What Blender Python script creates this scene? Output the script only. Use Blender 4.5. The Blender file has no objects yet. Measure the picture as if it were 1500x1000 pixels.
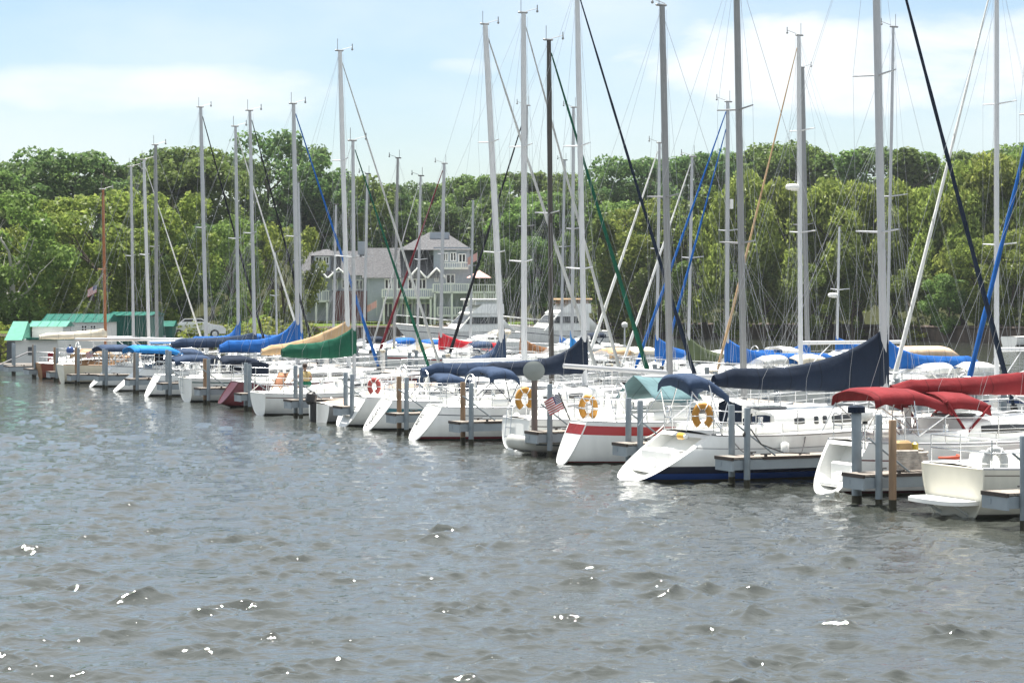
import bpy, bmesh, math, random
import numpy as np
from mathutils import Vector, Matrix, noise
R=math.radians; PI=math.pi
random.seed(7)
SC=bpy.context.scene
COL=SC.collection

# ------------------------------------------------------------------ view constants (1500x1000 photo pixels)
F=3300.0; CX=750.0; HY=434.0; HC=4.3
U=Vector((-.4101,.9120,0)); V=Vector((.9120,.4101,0)); R0=Vector((9.35,42.1,0))
VA=math.atan2(V.y,V.x)
def st(s,t,z=0): return R0+U*s+V*t+Vector((0,0,z))
def kx(px): return (px-CX)/F
def s_of(px,t=0.0):
    k=kx(px); return (R0.x+V.x*t-k*(R0.y+V.y*t))/(-U.x+k*U.y)
def t_of(px,s):
    k=kx(px); return (k*(R0.y+U.y*s)-R0.x-U.x*s)/(V.x-k*V.y)
def at(px,Y,z=0): return Vector((kx(px)*Y,Y,z))
def zz(py,Y): return HC+(HY-py)*Y/F
def lerp(a,b,t): return a+(b-a)*t
def sstep(a,b,x):
    t=min(1,max(0,(x-a)/(b-a))); return t*t*(3-2*t)

# ------------------------------------------------------------------ mesh builder
class MB:
    def __init__(s): s.v=[]; s.f=[]; s.m=[]; s.sm=[]; s.attr=None
    def add(s,vs,fs,mi=0,smooth=False):
        o=len(s.v); s.v+= [tuple(v) for v in vs]
        for f in fs: s.f.append(tuple(i+o for i in f)); s.m.append(mi); s.sm.append(smooth)
        return s
    def box(s,c,d,rz=0,mi=0,bev=0.0,rot=None):
        cx,cy,cz=c; hx,hy,hz=d[0]/2,d[1]/2,d[2]/2
        if bev<=0:
            P=[(x*hx,y*hy,z*hz) for z in(-1,1) for y in(-1,1) for x in(-1,1)]
            Fc=[(0,2,3,1),(4,5,7,6),(0,1,5,4),(2,6,7,3),(0,4,6,2),(1,3,7,5)]
        else:
            b=min(bev,hx*.9,hy*.9,hz*.9)
            def ring(ax,ay,z): return [(ax-b,-ay,z),(ax,-ay+b,z),(ax,ay-b,z),(ax-b,ay,z),(-ax+b,ay,z),(-ax,ay-b,z),(-ax,-ay+b,z),(-ax+b,-ay,z)]
            P=ring(hx-b,hy-b,-hz)+ring(hx,hy,-hz+b)+ring(hx,hy,hz-b)+ring(hx-b,hy-b,hz)
            Fc=[tuple(range(7,-1,-1)),tuple(range(24,32))]
            for k in range(3):
                for i in range(8): j=(i+1)%8; Fc.append((k*8+i,k*8+j,k*8+8+j,k*8+8+i))
        M=rot if rot is not None else Matrix.Rotation(rz,3,'Z')
        s.add([M@Vector(p)+Vector((cx,cy,cz)) for p in P],Fc,mi); return s
    def tube(s,path,r,n=8,caps=True,mi=0,closed=False,sy=1.0):
        P=[Vector(p) for p in path]; N=len(P)
        rs=r if isinstance(r,(list,tuple)) else [r]*N
        vs=[];fs=[];up=None
        for i in range(N):
            a=P[(i-1)%N] if (closed or i>0) else P[i]; b=P[(i+1)%N] if (closed or i<N-1) else P[i]
            d=(b-a).normalized()
            if up is None:
                ref=Vector((0,0,1)) if abs(d.z)<.9 else Vector((1,0,0))
                up=(ref-d*ref.dot(d)).normalized()
            else:
                up=(up-d*up.dot(d))
                up=up.normalized() if up.length>1e-5 else Vector((1,0,0))
            w=d.cross(up)
            for k in range(n):
                an=2*PI*k/n; vs.append(P[i]+up*(math.cos(an)*rs[i])+w*(math.sin(an)*rs[i]*sy))
        M=N if closed else N-1
        for i in range(M):
            for k in range(n):
                a=i*n+k;b=i*n+(k+1)%n;c=((i+1)%N)*n+(k+1)%n;d=((i+1)%N)*n+k
                fs.append((a,b,c,d))
        s.add(vs,fs,mi,n>5)
        if caps and not closed:
            s.add(vs[:n],[tuple(range(n-1,-1,-1))],mi); s.add(vs[-n:],[tuple(range(n))],mi)
        return s
    def loft(s,rings,closed=True,caps=True,mi=0,smooth=True):
        n=len(rings[0]); vs=[p for r in rings for p in r]; fs=[]
        for i in range(len(rings)-1):
            for k in range(n if closed else n-1):
                fs.append((i*n+k,i*n+(k+1)%n,(i+1)*n+(k+1)%n,(i+1)*n+k))
        s.add(vs,fs,mi,smooth)
        if caps and closed:
            s.add(rings[0],[tuple(range(n-1,-1,-1))],mi); s.add(rings[-1],[tuple(range(n))],mi)
        return s
    def ball(s,c,r,nu=10,nv=7,mi=0):
        rx,ry,rz=r if isinstance(r,(list,tuple)) else (r,r,r)
        rings=[]
        for i in range(nv+1):
            a=-PI/2+PI*i/nv; ca=max(math.cos(a),.02)
            rings.append([(c[0]+rx*ca*math.cos(2*PI*k/nu),c[1]+ry*ca*math.sin(2*PI*k/nu),c[2]+rz*math.sin(a)) for k in range(nu)])
        return s.loft(rings,mi=mi)
    def sheet(s,grid,th=0.0,mi=0,smooth=True):
        """grid[i][j] points; th>0 closes a thin shell below along -z-ish normal"""
        ni=len(grid);nj=len(grid[0]); vs=[Vector(p) for r in grid for p in r]
        fs=[(i*nj+j,i*nj+j+1,(i+1)*nj+j+1,(i+1)*nj+j) for i in range(ni-1) for j in range(nj-1)]
        if th<=0: return s.add(vs,fs,mi,smooth)
        nor=[]
        for i in range(ni):
            for j in range(nj):
                du=Vector(grid[min(i+1,ni-1)][j])-Vector(grid[max(i-1,0)][j]); dv=Vector(grid[i][min(j+1,nj-1)])-Vector(grid[i][max(j-1,0)])
                n=du.cross(dv); nor.append(n.normalized() if n.length>1e-9 else Vector((0,0,1)))
        vb=[v-n*th for v,n in zip(vs,nor)]; K=ni*nj
        fb=[tuple(K+i for i in reversed(f)) for f in fs]
        bd=[(0,j) for j in range(nj)]+[(i,nj-1) for i in range(1,ni)]+[(ni-1,j) for j in range(nj-2,-1,-1)]+[(i,0) for i in range(ni-2,0,-1)]
        ids=[i*nj+j for i,j in bd]
        fe=[(ids[q],K+ids[q],K+ids[(q+1)%len(ids)],ids[(q+1)%len(ids)]) for q in range(len(ids))]
        return s.add(vs+vb,fs+fb+fe,mi,smooth)
    def build(s,name,mats,parent=None,loc=None,rz=0):
        me=bpy.data.meshes.new(name); me.from_pydata(s.v,[],s.f)
        if not isinstance(mats,(list,tuple)): mats=[mats]
        for m in mats: me.materials.append(m)
        me.polygons.foreach_set('material_index',s.m); me.polygons.foreach_set('use_smooth',s.sm)
        if s.attr:
            for an,vals in s.attr.items():
                a=me.attributes.new(an,'FLOAT','POINT'); a.data.foreach_set('value',vals)
        me.update()
        o=bpy.data.objects.new(name,me); COL.objects.link(o)
        if parent is not None: o.parent=parent
        if loc is not None: o.location=loc
        if rz: o.rotation_euler=(0,0,rz)
        return o
def tag(o,label=None,cat=None,group=None,kind=None):
    if label: o['label']=label
    if cat: o['category']=cat
    if group: o['group']=group
    if kind: o['kind']=kind
    return o
def empty(name,loc,rz=0,label=None,cat=None,group=None):
    o=bpy.data.objects.new(name,None); COL.objects.link(o); o.location=loc; o.rotation_euler=(0,0,rz); o.empty_display_size=.2
    return tag(o,label,cat,group)
def dup(root,loc=None,rz=None,scale=None,label=None,group=None):
    def cp(o,par):
        c=o.copy(); COL.objects.link(c)
        if par is not None: c.parent=par
        for ch in o.children: cp(ch,c)
        return c
    r=cp(root,None)
    if loc is not None: r.location=loc
    if rz is not None: r.rotation_euler=(0,0,rz)
    if scale is not None: r.scale=scale
    if label: r['label']=label
    if group: r['group']=group
    return r

# ------------------------------------------------------------------ materials
MC={}
def mat(name,col,rough=.5,metal=0.0,var=.08,scale=3.0,bump=0.0,bscale=30.0,spec=.5,coat=0.0,stretch=None,alpha=None,trans=0.0):
    if name in MC: return MC[name]
    m=bpy.data.materials.new(name); m.use_nodes=True; nt=m.node_tree; N=nt.nodes; Lk=nt.links
    b=N['Principled BSDF']; b.inputs['Roughness'].default_value=rough; b.inputs['Metallic'].default_value=metal
    b.inputs['Specular IOR Level'].default_value=spec
    if coat: b.inputs['Coat Weight'].default_value=coat; b.inputs['Coat Roughness'].default_value=.06
    if alpha is not None: b.inputs['Alpha'].default_value=alpha
    if trans: b.inputs['Transmission Weight'].default_value=trans
    tc=N.new('ShaderNodeTexCoord'); vec=tc.outputs['Object']
    if stretch:
        mp=N.new('ShaderNodeMapping'); mp.inputs['Scale'].default_value=stretch; Lk.new(vec,mp.inputs['Vector']); vec=mp.outputs['Vector']
    n=N.new('ShaderNodeTexNoise'); n.inputs['Scale'].default_value=scale; n.inputs['Detail'].default_value=5; Lk.new(vec,n.inputs['Vector'])
    rp=N.new('ShaderNodeMapRange'); rp.inputs['From Min'].default_value=.3; rp.inputs['From Max'].default_value=.7
    rp.inputs['To Min'].default_value=1-var; rp.inputs['To Max'].default_value=1+var; Lk.new(n.outputs['Fac'],rp.inputs['Value'])
    mx=N.new('ShaderNodeVectorMath'); mx.operation='SCALE'; mx.inputs[0].default_value=col[:3]; Lk.new(rp.outputs[0],mx.inputs['Scale'])
    Lk.new(mx.outputs[0],b.inputs['Base Color'])
    if bump>0:
        n2=N.new('ShaderNodeTexNoise'); n2.inputs['Scale'].default_value=bscale; n2.inputs['Detail'].default_value=4; Lk.new(vec,n2.inputs['Vector'])
        bp=N.new('ShaderNodeBump'); bp.inputs['Strength'].default_value=bump; bp.inputs['Distance'].default_value=.03
        Lk.new(n2.outputs['Fac'],bp.inputs['Height']); Lk.new(bp.outputs[0],b.inputs['Normal'])
    MC[name]=m; return m
WHITE=mat('white_gelcoat',(.80,.80,.77),.28,var=.03)
DECK=mat('deck_nonskid',(.74,.73,.68),.55,var=.06,bump=.15,bscale=60)
STEEL=mat('stainless_tube',(.62,.63,.64),.25,metal=.9,var=.03)
WIRE=mat('rigging_wire',(.42,.43,.44),.45,metal=.2,var=.03)
BLACK=mat('black_fitting',(.015,.015,.016),.5)
GLASS=mat('dark_window_glass',(.012,.014,.017),.08,var=.02,spec=.6)
CLEAR=mat('clear_vinyl',(.55,.57,.58),.12,alpha=.32,var=.03)
CREAM=mat('cream_gelcoat',(.68,.65,.55),.35,var=.05)
TEAK=mat('teak_wood',(.30,.165,.075),.6,var=.2,scale=8,stretch=(1,6,6))
def canvas(name,col):
    if 'canvas_'+name in MC: return MC['canvas_'+name]
    m=mat('canvas_'+name,col,.85,var=.17,scale=1.7,bump=.75,bscale=7,spec=.2,stretch=(1,1,.45)); nt=m.node_tree; N=nt.nodes; Lk=nt.links; b=N['Principled BSDF']
    # sewn panel seams every metre or so along the cloth
    src=b.inputs['Base Color'].links[0].from_socket; tc=N['Texture Coordinate']; sp=N.new('ShaderNodeSeparateXYZ'); Lk.new(tc.outputs['Object'],sp.inputs[0])
    a=N.new('ShaderNodeMath'); a.operation='MULTIPLY'; a.inputs[1].default_value=1.15; Lk.new(sp.outputs['X'],a.inputs[0])
    f=N.new('ShaderNodeMath'); f.operation='FRACT'; Lk.new(a.outputs[0],f.inputs[0]); g=N.new('ShaderNodeMath'); g.operation='LESS_THAN'; g.inputs[1].default_value=.03; Lk.new(f.outputs[0],g.inputs[0])
    x=N.new('ShaderNodeMix'); x.data_type='RGBA'; x.blend_type='MULTIPLY'; Lk.new(g.outputs[0],x.inputs['Factor']); Lk.new(src,x.inputs['A']); x.inputs['B'].default_value=(.55,.55,.55,1); Lk.new(x.outputs['Result'],b.inputs['Base Color']); return m
NAVY=canvas('navy',(.010,.018,.036)); NAVYL=canvas('faded_navy',(.03,.052,.10)); BLUE=canvas('blue',(.013,.105,.36)); SKYB=canvas('bright_blue',(.02,.20,.52))
RED=canvas('red',(.175,.017,.021)); TAN=canvas('tan',(.48,.33,.19)); GREEN=canvas('green',(.008,.085,.05)); CREAMC=canvas('cream',(.62,.56,.45)); MAROON=canvas('maroon',(.15,.014,.022))
OLIVE=canvas('olive',(.07,.09,.045)); BROWNC=canvas('rust',(.22,.10,.04)); GREYC=canvas('grey',(.46,.47,.46)); YELC=canvas('lime',(.55,.62,.12)); WHITEC=canvas('white',(.75,.75,.72)); BLKC=canvas('black',(.012,.014,.018)); TEALC=canvas('teal_awning',(.10,.175,.19)); DUSTY=canvas('dusty_pink_tan',(.36,.27,.21))
SPAR_G=mat('spar_grey',(.28,.28,.28),.4,metal=.35,var=.05); SPAR_W=mat('spar_white',(.62,.63,.64),.35,var=.03); SPAR_B=mat('spar_brown',(.05,.043,.036),.45,var=.1); SPAR_WOOD=mat('spar_varnished',(.30,.11,.035),.35,var=.15,scale=6); SPAR_L=mat('spar_light',(.45,.46,.475),.35,metal=.15,var=.03)
SPARS={'g':SPAR_G,'w':SPAR_W,'b':SPAR_B,'v':SPAR_WOOD,'l':SPAR_L,'k':BLACK}
OCHRE=mat('ochre_vinyl',(.46,.215,.025),.5,var=.08)
HULLM={}
def hull_mat(hull,boot=None,bootz=.12,boot2=None,stripe=None,band=(.08,.24)):
    """topsides with boot stripe (by height over the water) and sheer band (by depth under the deck edge)"""
    key=(hull,boot,bootz,boot2,stripe,band)
    if key in HULLM: return HULLM[key]
    m=bpy.data.materials.new('hull_paint'); m.use_nodes=True; nt=m.node_tree; N=nt.nodes; Lk=nt.links; b=N['Principled BSDF']
    b.inputs['Roughness'].default_value=.22
    tc=N.new('ShaderNodeTexCoord'); sp=N.new('ShaderNodeSeparateXYZ'); Lk.new(tc.outputs['Object'],sp.inputs[0])
    nz=N.new('ShaderNodeTexNoise'); nz.inputs['Scale'].default_value=1.2; nz.inputs['Detail'].default_value=5
    mp=N.new('ShaderNodeMapping'); mp.inputs['Scale'].default_value=(3,3,.5); Lk.new(tc.outputs['Object'],mp.inputs[0]); Lk.new(mp.outputs[0],nz.inputs['Vector'])
    def lt(sock,val):
        g=N.new('ShaderNodeMath'); g.operation='LESS_THAN'; Lk.new(sock,g.inputs[0]); g.inputs[1].default_value=val; return g.outputs[0]
    def mix(fac,a,bc):
        x=N.new('ShaderNodeMix'); x.data_type='RGBA'; Lk.new(fac,x.inputs['Factor'])
        if isinstance(a,tuple): x.inputs['A'].default_value=(*a,1)
        else: Lk.new(a,x.inputs['A'])
        x.inputs['B'].default_value=(*bc,1); return x.outputs['Result']
    at_=N.new('ShaderNodeAttribute'); at_.attribute_name='below'
    mr=N.new('ShaderNodeMapRange'); mr.inputs['From Min'].default_value=.3; mr.inputs['From Max'].default_value=.75; mr.inputs['To Min'].default_value=1.03; mr.inputs['To Max'].default_value=.88
    Lk.new(nz.outputs['Fac'],mr.inputs['Value'])
    vm=N.new('ShaderNodeVectorMath'); vm.operation='SCALE'; vm.inputs[0].default_value=hull; Lk.new(mr.outputs[0],vm.inputs['Scale'])
    c=vm.outputs[0]
    if stripe:
        a1=lt(at_.outputs['Fac'],band[1]); a0=lt(at_.outputs['Fac'],band[0])
        d=N.new('ShaderNodeMath'); d.operation='SUBTRACT'; Lk.new(a1,d.inputs[0]); Lk.new(a0,d.inputs[1]); c=mix(d.outputs[0],c,stripe)
    if boot: c=mix(lt(sp.outputs['Z'],bootz),c,boot)
    if boot2: c=mix(lt(sp.outputs['Z'],bootz*.5),c,boot2)
    # waterline scum: real grime band just above the water
    c=mix(lt(sp.outputs['Z'],.03),c,(.05,.05,.035))
    Lk.new(c,b.inputs['Base Color'])
    HULLM[key]=m; return m
# ------------------------------------------------------------------ sailboats
def hull_fn(S):
    L=S['L'];B=S['B'];fs,fb=S['fs'],S['fb'];rs,rb=S['rs'],S['rb'];tw=S['tw'];ks=S['ks']
    def f(p): return fs+(fb-fs)*p**1.7-.07*math.sin(PI*min(1,p*1.15))
    def b(p):
        if p<.42: return B/2*(tw+(1-tw)*math.sin(PI/2*p/.42))
        q=(p-.42)/.58; return B/2*max(.012,1-q**2.05)
    def kz(p):
        z=lerp(ks,-.5,sstep(-.08,.30,p)); return lerp(z,-.05,sstep(.86,1.0,p))
    def pt(p,a,side):
        e=lerp(.60,.95,p); e2=lerp(1.0,.95,p)
        y=b(p)*max(0,math.cos(a))**e*side; z=f(p)-(f(p)-kz(p))*math.sin(a)**e2
        x=p*L+rs*max(z,-.2)*(1-p)**5+rb*max(z,-.1)*p**4
        return Vector((x,y,z))
    return f,b,kz,pt
def ship(S,root):
    f,b,kz,pt=hull_fn(S); L=S['L']; far=S.get('far',False)
    ns=22 if not far else 14; m=11 if not far else 7
    P=[(i/ns)**1.15 for i in range(ns+1)]
    mb=MB(); below=[]
    rings=[]
    for p in P:
        ring=[pt(p,PI/2*j/m,1) for j in range(m+1)]+[pt(p,PI/2*j/m,-1) for j in range(m-1,-1,-1)]
        rings.append(ring); below+= [f(p)-v.z for v in ring]
    mb.loft(rings,closed=False,caps=False); mb.attr={'below':below}
    hm=S['hullmat']; mb.build('hull',hm,root)
    for pp in S.get('ports',()):
        for sd in(1,-1):
            w=MB(); w.sheet([[pt(pp+dp,a,sd)+Vector((0,sd*.012,0)) for a in(.34,.40,.46)] for dp in(0,.009,.018,.027)],.012*-sd); w.build('hull_port',GLASS,root)
    # deck
    dk=MB(); g=[]
    for p in P:
        e=pt(p,0,1); bb=b(p); row=[]
        for q in(-1,-.6,0,.6,1): row.append((e.x,bb*q*.995,f(p)-.004+.07*(1-q*q)*min(1,bb)))
        g.append(row)
    dk.sheet(g); dk.build('deck',DECK if S.get('deck') is None else S['deck'],root)
    # toe rail
    tr=MB()
    for sd in(1,-1): tr.tube([pt(p,0,sd)+Vector((0,-.015*sd,.02)) for p in P],.026 if not far else .03,5)
    tr.build('toe_rail',S.get('rail',SPAR_L),root)
    # transom
    ring0=rings[0]; c=Vector((0,0,0))
    for v in ring0: c+=v/len(ring0)
    nrm=Vector((-1,0,S['rs'])).normalized()
    t=MB()
    if S.get('scoop'):
        inn=[c+(v-c)*.84-nrm*0+Vector((.004,0,.03)) for v in ring0]; dp=[v+Vector((.5,0,.02)) for v in inn]
        n=len(ring0)
        t.add(ring0+inn,[(i,(i+1)%n,n+(i+1)%n,n+i) for i in range(n)])
        t.add(inn+dp,[(i,(i+1)%n,n+(i+1)%n,n+i) for i in range(n)])
        t.add(dp,[tuple(range(n))])
        zt=max(v.z for v in ring0); zb=min(v.z for v in ring0); w=b(0)
        x0=S['rs']*.28
        t.box((x0+.30,0,.20),(.62,w*1.15,.10),bev=.03); t.box((x0+.55,0,.42),(.5,w*1.2,.5),bev=.04)
        t.box((x0+.33,.12*w,.36),(.16,w*.30,.20),bev=.03)
    else:
        out=[v-nrm*0+Vector((-.004,0,0)) for v in ring0]; t.add(out,[tuple(range(len(out)))])
        t.tube(out,.022,5,closed=True)
    tm=t.build('transom',S.get('transom',WHITE),root)
    if S.get('tband'):
        g=[]; kz0=kz(0); f0=f(0)
        for d in S['tband'][1:]:
            a=math.asin(min(1,d/(f0-kz0))); y=pt(0,a,1).y; x=pt(0,a,1).x; g.append([(x-.012,y*q,f0-d) for q in(-1,-.5,0,.5,1)])
        MB().sheet(g).build('transom_stripe',S['tband'][0],tm)
    if S.get('script'):      # lettering down the transom: dark hand-painted strokes, illegible at this size
        lt=MB(); r=random.Random(S['script'])
        up=Vector((S['rs'],0,1)).normalized(); side=S.get('side',.12)
        for k in range(9):
            base=c+up*(.42-k*.085)+nrm*.012+Vector((0,side,0)); y=r.uniform(-.05,.05)
            w_=r.uniform(.10,.2)
            lt.tube([base+Vector((0,y+w_*q,0))+up*(.035*math.sin(q*8+k*2)) for q in(0,.25,.5,.75,1)],.008,4)
            if k%2: lt.tube([base+Vector((0,y+w_*.8,0)),base+Vector((0,y+w_,0))+up*.07],.007,4)
        lt.tube([c+up*.45+nrm*.012+Vector((0,side-.08,0)),c-up*.35+nrm*.012+Vector((0,side-.06,0))],.007,4)
        lt.build('lettering',BLACK,tm)
    # cabin trunk
    xa,xb=S.get('cab',(.36,.74)); ch=S.get('ch',.42); cw=S.get('cw',.62)
    def deckz(x):
        p=min(1,max(0,x/L)); return f(p)+.03
    def cabh(u): # height profile along 0..1 aft to fore
        return ch*(1-.10*u)*(1-sstep(.62,1.0,u)**1.3) if not S.get('blunt') else ch*(1-.16*u)*(1-sstep(.88,1,u))
    def cab_side(u,h,sd):
        x=lerp(xa*L,xb*L,u); w=b(x/L)*cw*lerp(1,.86,u); hh=cabh(u)
        return Vector((x,sd*(w-.16*h*ch),deckz(x)-.05+(hh+.05)*h))
    cb=MB(); rg=[]
    nu=12
    for i in range(nu+1):
        u=i/nu
        r_=[cab_side(u,0,1),cab_side(u,.5,1),cab_side(u,.88,1),cab_side(u,1,1)*1.0]
        r_[3].y*=.86; tp=cab_side(u,1,1); r_+=[Vector((tp.x,0,tp.z+.06*ch/.42))]
        r_+=[Vector((v.x,-v.y,v.z)) for v in reversed(r_[:4])]
        rg.append(r_)
    cb.loft(rg,closed=False,caps=False); cb.add(rg[0],[tuple(range(len(rg[0])))]); cb.add(rg[-1],[tuple(range(len(rg[-1])-1,-1,-1))])
    cab=cb.build('cabin',S.get('cabmat',WHITE),root)
    for (u0,u1,h0,h1) in S.get('wins',((.08,.30,.42,.78),(.36,.52,.42,.78))):
        for sd in(1,-1):
            w=MB(); gr=[]
            for i in range(5):
                u=lerp(u0,u1,i/4); tape=.82 if i in(0,4) else 1
                gr.append([cab_side(u,lerp((h0+h1)/2,h0,tape),sd)+Vector((0,sd*.007,0)),cab_side(u,lerp((h0+h1)/2,h1,tape),sd)+Vector((0,sd*.007,0))])
            w.sheet(gr,.012*sd*-1 if sd<0 else .012); w.build('window',GLASS,cab)
    # hatches, grab rails, winches
    if not far:
        h=MB(); x=lerp(xa,xb,.25)*L; h.box((xa*L+.42,0,cab_side(.08,1,1).z+.085),(.8,.62,.06),bev=.02)
        h.build('hatch',mat('hatch_acrylic',(.16,.17,.18),.15),cab); h=MB()
        h.box((lerp(xa,xb,.6)*L,0,cab_side(.6,1,1).z+.07),(.5,.5,.05),bev=.02); h.build('hatch',mat('hatch_acrylic',(.16,.17,.18),.15),cab)
        for sd in(1,-1):
            g=MB(); g.tube([cab_side(.1+.08*i,1,sd)+Vector((0,-sd*.10,.05+.035*(i%2))) for i in range(7)],.016,5); g.build('handrail',TEAK if S.get('teak') else STEEL,cab)
    # cockpit coaming
    for sd in(1,-1):
        co=MB(); rr=[]
        for i in range(6):
            x=lerp(.10*L+max(0,S['rs'])*.6,xa*L+.05,i/5); bb=b(x/L)*.66; z=deckz(x)-.04; hh=lerp(.20,.30,i/5)
            rr.append([(x,sd*(bb+.13),z),(x,sd*(bb+.09),z+hh),(x,sd*(bb-.09),z+hh),(x,sd*(bb-.13),z)])
        co.loft(rr); co.build('cockpit_coaming',WHITE if not S.get('teakc') else TEAK,root)
    if not far:
        xw=.17*L+max(0,S['rs'])*.5
        for sd in(1,-1):
            w=MB(); x=xa*L-.45; w.tube([(x,sd*b(x/L)*.66,deckz(x)+.22),(x,sd*b(x/L)*.66,deckz(x)+.30),(x,sd*b(x/L)*.66,deckz(x)+.40)],[.075,.06,.07],10); w.build('winch',STEEL,root)
        if S.get('wheel',True):
            w=MB(); z=deckz(xw); w.tube([(xw+.12,0,z-.05),(xw+.12,0,z+.55),(xw+.1,0,z+.72)],[.10,.075,.09],8)
            ped=w.build('steering_pedestal',WHITE,root)
            w=MB(); rw=.44; cz=z+.52; ring=[(xw,rw*math.cos(a*PI/12),cz+rw*math.sin(a*PI/12)) for a in range(24)]
            w.tube(ring,.018,5,closed=True)
            for a in range(5): w.tube([(xw,0,cz),(xw,rw*math.cos(a*2*PI/5),cz+rw*math.sin(a*2*PI/5))],.009,4)
            w.build('steering_wheel',STEEL,ped)
        rh=.58; xs=[.02,.10,.20]; open_=S.get('scoop')
        r=MB()
        for sd in(1,-1):
            if open_ and sd<0: r.build('stern_rail',STEEL,root); r=MB()
            e=[pt(p,0,sd)+Vector((0,-sd*.05,0)) for p in xs]
            for v in e: r.tube([v,v+Vector((0,0,rh))],.015,6)
            for hz in(rh,rh*.55): r.tube([v+Vector((0,0,hz)) for v in reversed(e)]+([e[0]+Vector((-.02,-sd*.35,hz)),e[0]+Vector((-.02,-sd*.35,hz-.1))] if open_ else [Vector((e[0].x-.03,0,e[0].z+hz))]),.014,6)
        r.build('stern_rail',STEEL,root)
        r=MB()
        for sd in(1,-1):
            for p in(.86,.94):
                e=pt(p,0,sd); r.tube([e+Vector((0,-sd*.03,0)),e+Vector((.05,-sd*.03,.6))],.015,6)
        bp=pt(1,0,1); bp.y=0
        for hz in(.6,.33):
            r.tube([pt(.86,0,1)+Vector((.05,-.03,hz)),pt(.94,0,1)+Vector((.05,-.03,hz)),bp+Vector((.02,.12,hz)),bp+Vector((.02,-.12,hz)),pt(.94,0,-1)+Vector((.05,.03,hz)),pt(.86,0,-1)+Vector((.05,.03,hz))],.015,6)
        r.build('bow_rail',STEEL,root)
        ll=MB(); pp=[.20,.33,.46,.59,.72,.86]
        for sd in(1,-1):
            for p in pp[1:-1]:
                e=pt(p,0,sd)+Vector((0,-sd*.05,0)); ll.tube([e,e+Vector((0,0,.6))],.013,5)
            for hz in(.58,.32): ll.tube([pt(p,0,sd)+Vector((0,-sd*.05,hz)) for p in pp],.006,4)
        ll.build('lifeline',STEEL,root)
    return f,b,pt,deckz,cab_side
def cover_mb(x0,x1,zfun_bot,zfun_top,wf,rk,seed,n=36,wr=.03):
    """canvas sail cover, lofted from the boom's aft end (x0) to the mast (x1)"""
    mb=MB(); rings=[]
    for i in range(n+1):
        u=i/n; zb=zfun_bot(u); zt=zfun_top(u); w=wf(u); r=[]
        for k in range(14):
            a=2*PI*k/14; cy=math.cos(a); cz=math.sin(a)
            hz=(zb+zt)/2+(zt-zb)/2*cz
            taper=1-.55*max(0,cz)
            x=lerp(x0,x1,u); x=x-rk*(hz-zb)*sstep(.6,1,u)
            nn=noise.noise(Vector((u*9+seed,hz*2.2,cy*1.3)))*wr+noise.noise(Vector((u*26+seed*3,hz*3.5+u*8,cy*2)))*wr*.75
            edge=1-sstep(.985,1,u)*.25
            r.append((x,(w*taper*cy+nn*(1 if cy>=0 else -1)*abs(cy))*edge,hz+nn*.8*abs(cz)))
        rings.append(r)
    mb.loft(rings); return mb
def canopy_mb(xs,zs,w,droop,th=.025,edge=.14,seed=0):
    """cloth top: ridge points (x,z) fore and aft, arched athwartships"""
    g=[]; n=10
    for i,(x,z) in enumerate(zip(xs,zs)):
        row=[]
        for k in range(n+1):
            q=-1+2*k/n; y=w*math.sin(q*PI/2*.96); zz_=z-droop*(1-math.cos(q*PI/2*1.0))
            if k in(0,n): zz_-=edge
            zz_+=.02*noise.noise(Vector((x*3+seed,q*3,z)))
            row.append((x,y,zz_))
        g.append(row)
    return MB().sheet(g,th)
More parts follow.
